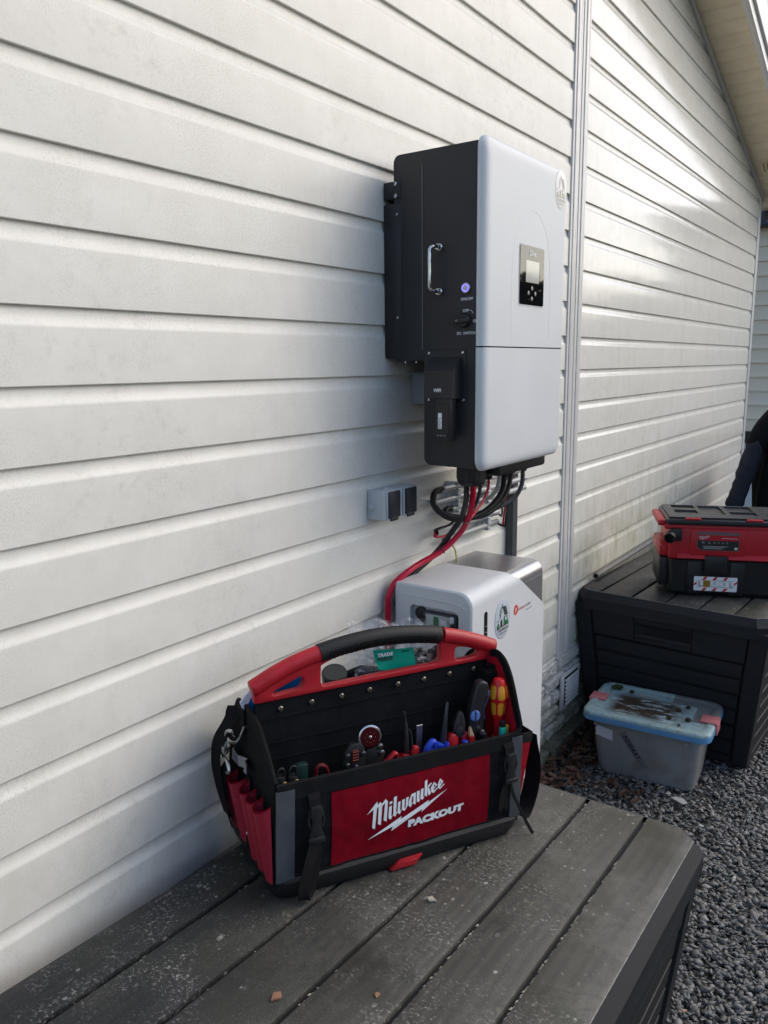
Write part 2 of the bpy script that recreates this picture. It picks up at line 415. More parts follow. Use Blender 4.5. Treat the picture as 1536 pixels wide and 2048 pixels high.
# soffit boards run out from the wall
M_sof = mat('soffit_pvc', (.92, .80, .58), .5, var=.07, vscale=10, bump=.15, bscale=40)
b = MB(); L = math.hypot(1, RS); ds = .098; n = int(4.2/ds)
P = []
for i in range(n):
    s0 = 1.95 + i*ds
    P += [(s0, -.001), (s0+.004, .007), (s0+.014, .007), (s0+.020, 0.0), (s0+.046, 0.0), (s0+.052, .0)]
vs = [(x, y, rz(y)+.004+h) for x in (.0, .205) for (y, h) in P]
N = len(P); b.add(vs, [(i, i+1, N+i+1, N+i) for i in range(N-1)]); b.obj('soffit', M_sof, house)
b = MB()
for (xx, pl) in rake(.203, .232, -.018, .21, 1.9, 6.10): b.prism(pl, xx[0], xx[1], 'x', .003, 2)
for (xx, pl) in rake(.2315, .246, .03, .235, 1.9, 6.12): b.prism(pl, xx[0], xx[1], 'x', .003, 2)
b.obj('fascia_board', mat('fascia_white', (.78, .77, .74), .3, var=.04, vscale=9), house)
b = MB()
for (xx, pl) in rake(-.9, .262, .236, .262, 1.8, 6.18): b.prism(pl, xx[0], xx[1], 'x')
b.obj('roof_edge', mat('roof_zinc', (.16, .16, .17), .5), house)
b = MB()
for i in range(6): b.box((.06+i*.02, 5.52, rz(5.6)-.012+.0), (.068+i*.02, 5.66, rz(5.6)+.02), .002, 1)
b.obj('soffit_vent', M_sof, house)
b = MB(); b.box((-.5, 5.98, 2.50), (.24, 6.10, 2.60), .01, 2); b.obj('eave_end', M_sof, house)
b = MB(); b.prism([(0.0, 2.44), (.085, 2.44), (.10, 2.52), (.10, 2.525), (-.01, 2.525)], 6.105, 6.2, 'y'); b.obj('gutter_end', mat('gutter_grey', (.09, .08, .075), .4), house)
# stone look plinth
M_stone = NG('stone_look_plinth')
c = M_stone.mix(M_stone.rng(M_stone.noise(14, 7, .7), .35, .65), (.66, .65, .60), (.42, .42, .38))
c = M_stone.mix(M_stone.math('MULTIPLY', M_stone.rng(M_stone.sep()[2], .34, .06, 0, 1), M_stone.rng(M_stone.noise(18, 6), .4, .6)), c, (.14, .17, .09))
M_stone.set('Base Color', c); M_stone.set('Roughness', .6); M_stone.bump(M_stone.noise(60, 6, .7), .5, .002); M_stone = M_stone.m
def stone_h(y, z):
    row = (z-.095)/.0625; ri = math.floor(row); fr = row-ri
    off = (ri*.37) % 1; cx = y/.185+off; ci = math.floor(cx); fx = cx-ci
    ed = min(fr, 1-fr)*.0625; ex = min(fx, 1-fx)*.185
    m = min(1, max(0, (min(ed, ex)-.005)/.006))
    nz = mnoise.fractal(Vector((y*13+ri*5.1+ci*3.3, z*26+ri, 1.7*ri)), 1., 2., 4)
    ri2 = abs(math.sin(9*nz + z*60 + y*9))
    return -.013 + m*(.020 + .006*nz + .0035*ri2)
b = MB(); b.grid(lambda u, v: (stone_h(1.95+u*1.4, .095+v*.31), 1.95+u*1.4, .095+v*.31), 420, 110)
b.box((-.05, -1.2, .03), (-.004, 1.95, .405)); b.box((-.05, 3.35, .03), (-.004, 5.9, .405))
b.obj('stone_plinth', M_stone, house, auto=60)
g = NG('mossy_concrete'); g.set('Base Color', g.mix(g.rng(g.noise(22, 8, .7), .4, .6), (.05, .065, .03), (.13, .13, .11))); g.set('Roughness', .9); g.bump(g.noise(70, 6, .7), .8, .004)
b = MB(); b.box((-.05, -1.2, -.1), (.055, 2.52, .112), .008, 2); b.box((-.05, 2.527, -.1), (.058, 5.9, .105), .008, 2); b.obj('footing', g.m, house)
b = MB()
pl = [(2.695, .19), (2.86, .19), (2.872, .20), (2.872, .318), (2.86, .33), (2.706, .33), (2.695, .32)]
b.prism(pl, .012, .022, 'x', .003, 2); 
vent = b.obj('air_vent', mat('vent_white', (.62, .62, .60), .4, var=.1, vscale=40), house)
bb = MB(); bb.prism([(2.718, .203), (2.852, .203), (2.852, .318), (2.718, .318)], .0222, .0228, 'x'); bb.obj('louvre_shade_sheet', M_slot, vent)  # near-black sheet standing in for the shade between the louvres
for i in range(7):
    z = .206 + i*.0157
    bb = MB(); bb.add([(.0235, 2.722, z+.0085), (.0235, 2.848, z+.0085), (.0295, 2.848, z+.001), (.0295, 2.722, z+.001), (.0235, 2.722, z+.002), (.0235, 2.848, z+.002)],
                      [(0, 3, 2, 1), (3, 4, 5, 2), (0, 4, 3), (1, 2, 5)]); bb.obj('louvre', MATS['vent_white'], vent)

# ================================================================== NEIGHBOUR HOUSE
nb = thing('neighbour_house', 'beige clad building with dark blue fascia beyond the far corner of the wall', 'building')
NY = 7.4
g = NG('beige_lap_siding'); g.set('Base Color', g.mix(g.rng(g.noise(2, 4), .3, .7), (.88, .75, .58), (.82, .70, .54))); g.set('Roughness', .45); g.bump(g.noise(50, 3), .1)
b = MB(); P = []
z = .90
while z < 2.58: P += [(0, z), (-.002, z+.10), (.012, z+.102), (.012, z+.118)]; z += .1195
vs = [(x, NY+.03-p[0] - .0, p[1]) for x in (-.9, 1.02) for p in P]; N = len(P)
b.add(vs, [(i, i+1, N+i+1, N+i) for i in range(N-1)]); b.obj('wall_cladding', g.m, nb)
b = MB(); b.box((-.9, NY-.10, 2.585), (1.08, NY+.02, 2.80), .006, 1); b.obj('fascia', mat('blue_grey_fascia', (.035, .042, .06), .45), nb)
b = MB(); b.box((-.9, NY-.16, 2.802), (1.12, NY-.07, 2.862), .02, 3); b.obj('gutter', mat('gutter_white', (.7, .72, .76), .3), nb)
b = MB(); b.prism([(NY-.12, 2.863), (NY+3.0, 3.35), (NY+6.0, 2.863)], -.95, 1.14, 'x'); b.obj('roof', mat('dark_roof_felt', (.04, .04, .045), .8, bump=.4), nb)
b = MB(); b.box((-.9, NY+.045, -.05), (1.0, NY+5.6, 2.84)); b.obj('wall_core', mat('nb_core', (.4, .36, .3), .7), nb)
b = MB(); b.box((-.9, NY-.01, .80), (1.02, NY+.04, .895), .004, 1); b.obj('gap_shade_strip', mat('gap_shade_dark', (.03, .035, .025), .8), nb)  # dark strip coloured to stand for the shaded gap below the cladding
b = MB(); b.box((-.9, NY+.0, -.05), (1.0, NY+.04, .795)); b.obj('plinth', mat('plinth_render', (.62, .60, .57), .7, var=.15, vscale=8), nb)

# ================================================================== GROUND
g = NG('dark_soil'); g.set('Base Color', g.mix(g.noise(40, 8, .7), (.05, .05, .05), (.11, .11, .11))); g.set('Roughness', .95); g.bump(g.noise(120, 6, .7), 1, .006)
b = MB(); b.add([(-60, -60, .044), (60, -60, .044), (60, 60, .044), (-60, 60, .044)], [(0, 1, 2, 3)]); tag(b.obj('ground', g.m), kind='structure')
def stones():
    protos = []
    for k in range(12):
        bm = bmesh.new(); 
        for i in range(11):
            v = Vector((random.gauss(0, 1), random.gauss(0, 1), random.gauss(0, 1))).normalized(); v = Vector((v.x*random.uniform(.9, 1.25), v.y*random.uniform(.5, .85), v.z*random.uniform(.22, .42))); bm.verts.new(v)
        bmesh.ops.convex_hull(bm, input=bm.verts); bm.verts.ensure_lookup_table()
        for v in [v for v in bm.verts if not v.link_faces]: bm.verts.remove(v)
        bmesh.ops.triangulate(bm, faces=bm.faces); bm.verts.index_update()
        protos.append((np.array([v.co[:] for v in bm.verts]), np.array([[v.index for v in f.verts] for f in bm.faces]))); bm.free()
    regs = [(.62, 2.5, .2, 3.6, 6200), (-.02, .95, 1.5, 3.3, 5600), (.1, 3.4, 3.6, 7.3, 1500), (2.5, 3.6, .5, 3.6, 1100)]
    regs[0] = (.62, 2.1, .6, 3.3, 11000); regs[1] = (-.02, .95, 1.5, 3.1, 9000)
    XY = []
    for x0, x1, y0, y1, d in regs:
        n = int((x1-x0)*(y1-y0)*d); XY.append(np.column_stack([rng.uniform(x0, x1, n), rng.uniform(y0, y1, n), np.full(n, 1. if d > 3000 else 1.7)]))
    XY = np.vstack(XY); n = len(XY)
    sz = np.clip(rng.normal(.0088, .0036, n), .0035, .021)*XY[:, 2]
    ang = rng.uniform(0, 6.283, n); tl = rng.normal(0, .33, n); tl2 = rng.normal(0, .33, n); z = .05 + rng.uniform(-.004, .012, n) + .003*np.sin(XY[:, 0]*7)*np.sin(XY[:, 1]*5)
    # wet heap against the wall and boxes
    pid = rng.integers(0, 12, n); tone = np.clip(rng.normal(.42, .24, n), 0, 1)
    V = []; Fc = []; Tn = []; off = 0
    for k in range(12):
        ix = np.where(pid == k)[0]; pv, pf = protos[k]; m = len(ix)
        ca, sa = np.cos(ang[ix]), np.sin(ang[ix]); ct, st = np.cos(tl[ix]), np.sin(tl[ix]); cu, su = np.cos(tl2[ix]), np.sin(tl2[ix])
        v = pv[None]*sz[ix][:, None, None]; x, y, q = v[..., 0], v[..., 1], v[..., 2]
        y, q = y*ct[:, None]-q*st[:, None], y*st[:, None]+q*ct[:, None]
        x, q = x*cu[:, None]-q*su[:, None], x*su[:, None]+q*cu[:, None]
        x, y = x*ca[:, None]-y*sa[:, None], x*sa[:, None]+y*ca[:, None]
        vv = np.stack([x+XY[ix, 0][:, None], y+XY[ix, 1][:, None], q+z[ix][:, None]], -1).reshape(-1, 3)
        ff = (pf[None] + (np.arange(m)*len(pv))[:, None, None]).reshape(-1, 3) + off
        V.append(vv); Fc.append(ff); Tn.append(np.repeat(tone[ix], len(pf))); off += len(vv)
    V = np.vstack(V); Fc = np.vstack(Fc); Tn = np.concatenate(Tn)
    me = bpy.data.meshes.new('gravel'); me.vertices.add(len(V)); me.vertices.foreach_set('co', V.ravel().astype(np.float32))
    me.loops.add(len(Fc)*3); me.loops.foreach_set('vertex_index', Fc.ravel().astype(np.int32))
    me.polygons.add(len(Fc)); me.polygons.foreach_set('loop_start', (np.arange(len(Fc))*3).astype(np.int32))
    try: me.polygons.foreach_set('loop_total', np.full(len(Fc), 3, np.int32))
    except Exception: pass
    a = me.attributes.new('tone', 'FLOAT', 'FACE'); a.data.foreach_set('value', Tn.astype(np.float32))
    me.update(calc_edges=True); me.validate(); me.materials.append(gravel_mat())
    o = bpy.data.objects.new('gravel', me); COL.objects.link(o)
    tag(o, 'grey slate chips covering the ground around the boxes', 'gravel', kind='stuff')
stones()
# dead leaves between wall and boxes
M_leaf = mat('dead_leaf', (.085, .042, .025), .7, var=.5, vscale=30)
b = MB()
for i in range(330):
    x = abs(random.gauss(.08, .07))+.03; y = random.uniform(2.2, 2.88); z = .06+random.random()*.045
    if i > 300: x, y, z = random.uniform(.12, .4), random.uniform(2.44, 2.52), .065
    a = random.uniform(0, 6.3); l = random.uniform(.010, .026); w = l*random.uniform(.35, .6)
    M = Matrix.Translation((x, y, z)) @ Matrix.Rotation(a, 4, 'Z') @ Matrix.Rotation(random.uniform(-.7, .7), 4, 'X') @ Matrix.Rotation(random.uniform(-.5, .5), 4, 'Y')
    pr = [(-1, 0, 0), (-.6, .6, .12), (-.3, .45, .1), (0, 1, .2), (.35, .6, .12), (.6, .8, .1), (1, 0, .05), (.6, -.7, .15), (.3, -.5, .1), (0, -1, .22), (-.35, -.5, .1), (-.6, -.6, .1)]
    vs = [(p[0]*l, p[1]*w, p[2]*l) for p in pr]; b.add(vs + [(0, 0, -.0*l)], [(j, (j+1) % 12, 12) for j in range(12)], False, M)
tag(b.obj('dead_leaves', M_leaf, recalc=False), 'brown dead leaves piled in the corner below the air vent', 'leaves', kind='stuff')
for i, (pts, lb) in enumerate([([(1.02, 1.72, .07), (1.05, 1.80, .075), (1.055, 1.90, .07), (1.08, 2.02, .076), (1.09, 2.06, .07)], 'thin brown twig lying lengthwise on the gravel right of the front box'),
                              ([(.13, 2.40, .065), (.11, 2.44, .08), (.08, 2.49, .10), (.06, 2.53, .125)], 'short stalk leaning on the footing under the air vent'),
                              ([(1.10, 1.44, .07), (1.16, 1.47, .072), (1.24, 1.50, .071), (1.30, 1.54, .07)], 'thin black twig lying crosswise on the gravel')]):
    b = MB(); b.tube(smooth_path(pts, 4), .0022, 6); tag(b.obj('twig', mat('twig_brown', (.09, .06, .045), .8)), lb, 'twig')

# ================================================================== hedge and bare trees across the yard (seen as reflections)
def leafy(name, fn, n, s, m, lab, cat):
    b = MB(); vs = []; fs = []
    for i in range(n):
        p = Vector(fn()); q = Vector((random.gauss(0, 1), random.gauss(0, 1), random.gauss(0, 1))).normalized(); e = q.orthogonal().normalized(); f = q.cross(e); k = s*random.uniform(.6, 1.3)
        o = len(vs); vs += [p-e*k, p+f*k*.6, p+e*k, p-f*k*.6]; fs.append((o, o+1, o+2, o+3))
    b.add(vs, fs); o = b.obj(name, m, recalc=False); return tag(o, lab, cat) if lab else o
M_hedge = mat('hedge_green', (.035, .05, .02), .7, var=.4, vscale=6)
def hp():
    y = random.uniform(-6, 16); h = 2.15+.22*math.sin(y*1.3)+.15*math.sin(y*3.1)
    return (8.6+random.uniform(-.5, .5), y, h*random.random()**.6)
leafy('hedge', hp, 16000, .10, M_hedge, 'dense evergreen hedge across the yard', 'hedge')
def hp2():
    x = random.uniform(1.3, 9); return (x, 15+random.uniform(-.4, .4), (3.0+.2*math.sin(x*2.3)+.15*math.sin(x*5))*random.random()**.6)
leafy('hedge', hp2, 7000, .13, M_hedge, 'hedge closing the far end of the yard', 'hedge')
M_bark = mat('bark', (.06, .045, .035), .85, var=.3, vscale=20)
def tree(x, y, h, lab):
    b = MB()
    def br(p, d, l, r, dep):
        q = p + d*l; b.tube([p, (p+q)/2 + Vector((random.gauss(0, .02), random.gauss(0, .02), 0))*l, q], [r, r*.85, r*.68], 5)
        if dep == 0: return
        for k in range(random.choice((2, 3, 3))):
            nd = (d + Vector((random.gauss(0, .5), random.gauss(0, .5), random.gauss(.15, .3)))).normalized(); br(q, nd, l*random.uniform(.6, .8), r*.62, dep-1)
    br(Vector((x, y, 0)), Vector((0, 0, 1)), h*.3, .09, 6)
    tag(b.obj('bare_tree', M_bark, recalc=False), lab, 'tree')
tree(5.35, 12.0, 6.5, 'leafless tree standing by the hedge nearer the neighbouring building')
tree(7.6, 6.2, 5.0, 'smaller leafless tree standing by the middle of the hedge')

# ================================================================== DECK BOXES
def chamf(x0, y0, x1, y1, c):
    return [(x0+c, y0), (x1-c, y0), (x1, y0+c), (x1, y1-c), (x1-c, y1), (x0+c, y1), (x0, y1-c), (x0, y0+c)]
def deck_box(M, w, l, h, grooves, label, group, c=.035, tp_=.04):
    t = thing('deck_box', label, 'deck box', M, group)
    e = .017; gw = .0105
    b = MB()
    xs = [0] + grooves + [w]
    for i in range(len(xs)-1):
        a, d = xs[i] + (gw/2 if i else 0), xs[i+1] - (gw/2 if i < len(xs)-2 else 0)
        if i == 0: pl = [(a+c, 0), (d, 0), (d, l), (a+c, l), (a, l-c), (a, c)]
        elif i == len(xs)-2: pl = [(a, 0), (d-c, 0), (d, c), (d, l-c), (d-c, l), (a, l)]
        else: pl = [(a, 0), (d, 0), (d, l), (a, l)]
        b.prism(pl, -.013, 0, 'z', .0016, 2)
    b.cur = 1
    b.prism(chamf(.002, .002, w-.002, l-.002, c), -.02, -.0105, 'z')
    # bevelled rim and skirt
    o1 = chamf(0, 0, w, l, c); o2 = chamf(-e, -e, w+e, l+e, c+e*.6); n = 8
    o3 = chamf(-e-.002, -e-.002, w+e+.002, l+e+.002, c+e*.6)
    b.cur = 1
    lay = [[(x, y, -.0016) for x, y in o1], [(x, y, -.026) for x, y in o2], [(x, y, -.029) for x, y in o3], [(x, y, -.072) for x, y in o3], [(x*.99, y*.995, -.074) for x, y in o2]]
    vs = sum(lay, []); b.add(vs, [(i*n+k, i*n+(k+1) % n, (i+1)*n+(k+1) % n, (i+1)*n+k) for i in range(4) for k in range(n)])
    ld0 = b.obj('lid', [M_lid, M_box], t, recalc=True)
    q1 = [(x, y, -.0012) for x, y in o1]
    b = MB(); b.tube([q1[i] for i in (7, 0, 1, 2, 3, 4, 5)], .0011, 5); b.obj('crease_line', mat('crease_line_grey', (.20, .20, .19), .6, var=.5, vscale=60), ld0)  # thin pale grey line along the lid crease
    # body
    def P(u, z): return u
    b = MB(); tp = tp_   # taper
    bt = [(-.012, -.012), (w+.012, -.012), (w+.012, l+.012), (-.012, l+.012)]
    bb = [(tp, tp), (w-tp, tp), (w-tp, l-tp), (tp, l-tp)]
    ins = .016
    vs = [(x+ins*(1 if x < w/2 else -1), y+ins*(1 if y < l/2 else -1), -.05) for x, y in bt] + [(x+ins*(1 if x < w/2 else -1), y+ins*(1 if y < l/2 else -1), -h) for x, y in bb]
    b.add(vs, [(0, 1, 5, 4), (1, 2, 6, 5), (2, 3, 7, 6), (3, 0, 4, 7), (4, 5, 6, 7)])
    b.obj('body', M_box, t)
    def side(y_face, ax, L, sgn):
        """panel on a side; ax 'x' => runs along x at y=y_face"""
        def pt(u, z, d):     # u along, z height, d outwards
            k = (-z-.05)/(h-.05); inn = -.012 + (tp+.012)*k
            u2 = -.012 + (tp+.012)*k + (u+.0)*(L-2*(-.012+(tp+.012)*k))/L
            if ax == 'x': return (u2, (inn-d) if sgn < 0 else y_face-(inn-d), z)
            return ((inn-d) if sgn < 0 else y_face-(inn-d), u2, z)
        def bar(u0, u1, z0, z1, d0, d1, ch=.004):
            vs = [pt(u0, z0, d0), pt(u1, z0, d0), pt(u1, z1, d0), pt(u0, z1, d0), pt(u0+ch, z0-ch, d1), pt(u1-ch, z0-ch, d1), pt(u1-ch, z1+ch, d1), pt(u0+ch, z1+ch, d1)]
            return vs, [(4, 5, 6, 7), (0, 1, 5, 4), (1, 2, 6, 5), (2, 3, 7, 6), (3, 0, 4, 7)]
        for a in (bar(0, .062, -.05, -h, -.016, 0), bar(L-.062, L, -.05, -h, -.016, 0)): b = MB(); b.add(*a); b.obj('corner_post', M_box, t)
        b = MB()
        hs = ax == 'x'
        if hs:
            u0, u1 = L/2-.115, L/2+.095
            for a in (bar(.063, u0, -.05, -.172, -.016, -.004, .002), bar(u1, L-.063, -.05, -.172, -.016, -.004, .002),
                      bar(u0, u1, -.05, -.098, -.016, -.004, .002), bar(u0, u1, -.152, -.172, -.016, -.004, .002)): b.add(*a)
        else: b.add(*bar(.063, L-.063, -.05, -.172, -.016, -.004, .002))
        z = -.172; st = .0615
        while z-st > -h+.02: b.add(*bar(.066, L-.066, z-.004, z-st+.001, -.016, -.006, .0045)); z -= st
        b.add(*bar(.063, L-.063, z-.003, -h, -.016, -.003, .003))
        b.obj('side_panel', M_box, t)
        if hs:
            b = MB(); b.add(*bar(u0+.03, u1-.012, -.112, -.140, -.0155, -.0145, .001)); b.obj('handle_slot', M_slot, t)
            b = MB(); b.add([pt(u0, -.098, -.006), pt(u1, -.098, -.006), pt(u1-.01, -.110, -.014), pt(u0+.01, -.110, -.014), pt(u0, -.152, -.006), pt(u1, -.152, -.006), pt(u1-.01, -.142, -.014), pt(u0+.01, -.142, -.014)],
                            [(0, 1, 2, 3), (5, 4, 7, 6), (4, 0, 3, 7), (1, 5, 6, 2)]); b.obj('handle_recess', M_box, t)
    side(l, 'x', w, -1); side(l, 'x', w, 1); side(w, 'y', l, 1); side(w, 'y', l, -1)
    return t
tx = math.atan(-.0507); BY = Vector((0, math.cos(tx), math.sin(tx))); BZ = Vector((0, -math.sin(tx), math.cos(tx))); BX = Vector((1, 0, 0))
def bz(y): return .6148-.0507*(y-.488)
GR = [.099, .230, .358, .483, .609]
BL = 1.21
b0 = Vector((.066, 1.551, bz(1.551))) - BY*BL
deck_box(frameM(b0, BX, BY, BZ), .714, BL, .545, GR, 'dark grey plank-look storage box under the red tool bag', 'plank-look storage boxes')
a2 = R(-3); X2 = Vector((math.cos(a2), math.sin(a2), 0)); Y2 = Vector((-math.sin(a2), math.cos(a2), 0))
BOX2 = frameM((.012, 2.865, .638), X2, Y2, (0, 0, 1))
deck_box(BOX2, .68, 1.2, .578, [.086, .210, .332, .454, .572], 'dark grey plank-look storage box carrying the red and black vacuum', 'plank-look storage boxes')
# bits lying on the near lid
random.seed(3)
M_ch = mat('wood_chip', (.30, .16, .09), .8, var=.3, vscale=80); M_sd = mat('pale_debris', (.40, .36, .28), .85, var=.3, vscale=300)
b = MB()
def lidp(x, y, z=.0): return b0 + BX*x + BY*y + BZ*z
for gx in GR:
    for i in range(1300):
        y = random.uniform(.1, BL-.01) if random.random() < .4 else random.gauss(random.choice((.35, .62, .8, 1.1)), .09)
        if not 0 < y < BL: continue
        if mnoise.noise(Vector((gx*30, y*6, 0))) < -.12 or random.random() > max(.04, gx*1.1-.25): continue
        p = lidp(gx+.0042+random.gauss(0, .0009), y, -.0095+random.random()*.0085); s = random.uniform(.0006, .0021)
        b.add([p+Vector((-s, -s*1.8, 0)), p+Vector((s, -s, 0)), p+Vector((s*.6, s*2, 0)), p+Vector((0, 0, s*.9))], [(0, 1, 3), (1, 2, 3), (2, 0, 3)])
tag(b.obj('groove_debris', M_sd, recalc=False), 'pale grit and husks lying in the grooves of the near lid', 'debris', kind='stuff')
for (x, y, s, m, lb) in ((.327, .375, .009, M_ch, 'reddish brown wood chip near the bottom edge of the photo'), (.392, .70, .0085, M_sd, 'small tan chip beside the groove in front of the red clip'),
                         (.443, .465, .005, M_ch, 'tiny orange husk between two grooves of the near lid')):
    b = MB(); p = lidp(x, y, .0005); Mx = Matrix.Translation(p) @ Matrix.Rotation(random.uniform(0, 3), 4, 'Z')
    b.prism([(-s, -s*.6), (s*.8, -s*.7), (s, s*.5), (-s*.2, s*.8)], 0, s*.5, 'z', s*.1, 1, Mx); tag(b.obj('wood_chip', m), lb, 'wood chip')

# ================================================================== PIPE LYING ALONG THE FAR BOX
b = MB(); b.tube([(.020, 3.02, .652), (.020, 4.3, .652)], .0105, 16, cap=False); b.tube([(.020, 3.0201, .652), (.020, 4.3, .652)], .0088, 16, cap=False)
tag(b.obj('pvc_pipe', mat('weathered_pipe', (.17, .17, .165), .55, var=.25, vscale=25)), 'grey plastic pipe lying along the wall behind the far storage box', 'pipe')

# ================================================================== LOGO DATA (traced script word and bolt, panel metres)
LOGO=[[(0.1777,0.134),(0.1996,0.1564),(0.2011,0.1486),(0.192,0.1426)],[(0.192,0.1438),(0.1994,0.149),(0.199,0.1409),(0.1963,0.1004),(0.1901,0.104)],[(0.1986,0.1474),(0.2058,0.1534),(0.2077,0.1501),(0.199,0.1421)],[(0.203,0.1512),(0.2064,0.1538),(0.2111,0.1485),(0.2085,0.1059),(0.2021,0.1095)],[(0.2094,0.1489),(0.2182,0.1574),(0.2204,0.1544),(0.2108,0.1445)],[(0.2174,0.1567),(0.2228,0.152),(0.2204,0.1106),(0.2139,0.1147)],[(0.2254,0.1394),(0.2314,0.1413),(0.2301,0.1196),(0.2341,0.1219),(0.229,0.113),(0.2239,0.1171)],[(0.2265,0.1493),(0.2325,0.1503),(0.2317,0.1456),(0.2262,0.1437)],[(0.2358,0.1568),(0.2423,0.1582),(0.2407,0.1244),(0.2444,0.1272),(0.2393,0.1162),(0.2344,0.1202)],[(0.2447,0.1446),(0.2503,0.1457),(0.2493,0.126),(0.2536,0.129),(0.2492,0.1191),(0.2439,0.1228)],[(0.2538,0.1474),(0.2599,0.1484),(0.2589,0.1282),(0.2627,0.131),(0.2596,0.1231),(0.2534,0.1279)],[(0.2625,0.1498),(0.2682,0.1514),(0.2667,0.1325),(0.2609,0.1248),(0.262,0.1315)],[(0.2688,0.1414),(0.2747,0.154),(0.2768,0.1494),(0.2747,0.1363),(0.2784,0.1371),(0.2736,0.1275),(0.2682,0.1321)],[(0.2747,0.1541),(0.2848,0.1558),(0.2844,0.1509),(0.2762,0.1486)],[(0.2796,0.1524),(0.2848,0.1553),(0.2838,0.1358),(0.2872,0.1387),(0.2828,0.1311),(0.2785,0.1346)],[(0.287,0.1569),(0.2937,0.1578),(0.2924,0.1388),(0.2957,0.1413),(0.2917,0.134),(0.2864,0.1373)],[(0.2965,0.1597),(0.3023,0.1604),(0.3017,0.1416),(0.3054,0.1444),(0.3003,0.1365),(0.295,0.1406)],[(0.3061,0.1732),(0.3122,0.1751),(0.3105,0.1408),(0.3048,0.1446)],[(0.3124,0.1619),(0.3199,0.1672),(0.3218,0.1656),(0.3145,0.1579)],[(0.3116,0.16),(0.3154,0.1575),(0.3194,0.1462),(0.315,0.1422),(0.3121,0.147)],[(0.3191,0.1562),(0.3269,0.1677),(0.334,0.1604),(0.3258,0.1522),(0.3261,0.1492),(0.3346,0.1551),(0.3354,0.1532),(0.3253,0.1448),(0.3198,0.1486)],[(0.3349,0.161),(0.341,0.1717),(0.3481,0.1639),(0.3401,0.1557),(0.3402,0.1536),(0.3496,0.1594),(0.3511,0.1582),(0.3398,0.1499),(0.3354,0.1538)],[(0.1811,0.0805),(0.2537,0.1143),(0.2517,0.1074),(0.3148,0.1331),(0.3131,0.1281),(0.3574,0.1476),(0.2974,0.1115),(0.2999,0.118),(0.2312,0.0879),(0.234,0.0978)]]
HOLES=[[(0.3271,0.1627),(0.3299,0.1596),(0.3262,0.1559)],[(0.3411,0.1667),(0.343,0.1637),(0.3397,0.1606)]]
def logo(b, fn, lift):
    """fn(u, v, lift) -> point; each letter stroke a hair above the last"""
    for i, pl in enumerate(LOGO): b.add([fn(u, v, lift+.00003*i) for u, v in pl], [tuple(range(len(pl)))])

# ================================================================== INVERTER
IY = 1.5734; IX = .246
inv = thing('inverter', 'tall black and white hybrid inverter hung on the cream wall', 'inverter')
b = MB()
def rr(x0, z0, x1, z1, r, n=6, corners=(1, 1, 1, 1)):
    out = []
    for k, (cx, cz, a0) in enumerate(((x1-r, z0+r, -90), (x1-r, z1-r, 0), (x0+r, z1-r, 90), (x0+r, z0+r, 180))):
        if not corners[k]: out.append(((x1, z0), (x1, z1), (x0, z1), (x0, z0))[k]); continue
        for i in range(n+1):
            a = R(a0+90*i/n); out.append((cx+r*math.cos(a), cz+r*math.sin(a)))
    return out
# side outline: deep top, stepped-in lower part
def arc(cx, cz, r, a0, a1, n=5): return [(cx+r*math.cos(R(a0+(a1-a0)*i/n)), cz+r*math.sin(R(a0+(a1-a0)*i/n))) for i in range(n+1)]
pl = [(IX, 1.268)] + [(IX, 1.970)] + arc(.045, 1.953, .017, 90, 180) + [(.028, 1.512), (.109, 1.512)] + arc(.126, 1.287, .017, 180, 270)
b.prism(pl, IY, IY+.440, 'y', .003, 3)
b.obj('case', M_blkm, inv)
b = MB(); b.box((.1055, IY-.0012, 1.537), (.1085, IY+.001, 1.940)); b.obj('case_seam', mat('seam_grey', (.10, .105, .11), .4), inv)
# white cover in two panels, rounded
def cover(z0, z1, top, bot):
    b = MB(); y0, y1 = IY-.001, IY+.446
    out = rr(y0, z0, y1, z1, .028, 7, (bot, top, top, bot)); n = len(out); cy0, cz0 = (y0+y1)/2, (z0+z1)/2
    def ins(p, d): 
        dx, dz = p[0]-cy0, p[1]-cz0
        return (p[0]-d*(1 if dx > 0 else -1)*min(1, abs(dx)/.2), p[1]-(0 if ((dz > 0 and not top) or (dz < 0 and not bot)) else d*(1 if dz > 0 else -1)*min(1, abs(dz)/.15)))
    lay = []
    for x, d in ((IX, 0), (IX+.006, .0), (IX+.011, .0015), (IX+.0155, .005), (IX+.0187, .011), (IX+.0205, .019), (IX+.021, .028)): lay.append([(x, *ins(p, d)) for p in out])
    vs = sum(lay, []); m = len(lay)
    b.add(vs, [(i*n+k, i*n+(k+1) % n, (i+1)*n+(k+1) % n, (i+1)*n+k) for i in range(m-1) for k in range(n)] + [tuple((m-1)*n+k for k in range(n)), tuple(range(n))[::-1]], True)
    return b.obj('front_cover', M_wht, inv, auto=40)
tag(cover(1.5425, 1.983, 1, 0), 'white upper front panel with the display'); tag(cover(1.262, 1.5395, 0, 1), 'plain white lower front panel')
b = MB(); b.box((IX, IY+.002, 1.538), (IX+.014, IY+.443, 1.5435)); b.obj('cover_gap', M_slot, inv)
FX = IX+.0212
# faint raised arch around the display
b = MB()
def arch(r): return smooth_path([(FX, IY+.236-r*.98, 1.56), (FX, IY+.236-r, 1.70), (FX, IY+.236-r*.80, 1.80), (FX, IY+.236-r*.45, 1.843), (FX, IY+.236, 1.858), (FX, IY+.236+r*.45, 1.843), (FX, IY+.236+r*.80, 1.80), (FX, IY+.236+r, 1.70), (FX, IY+.236+r*.98, 1.56)], 6)
b.tube([p-Vector((.00066, 0, 0)) for p in arch(.108)], .0008, 6); b.obj('raised_arch', M_wht, inv)
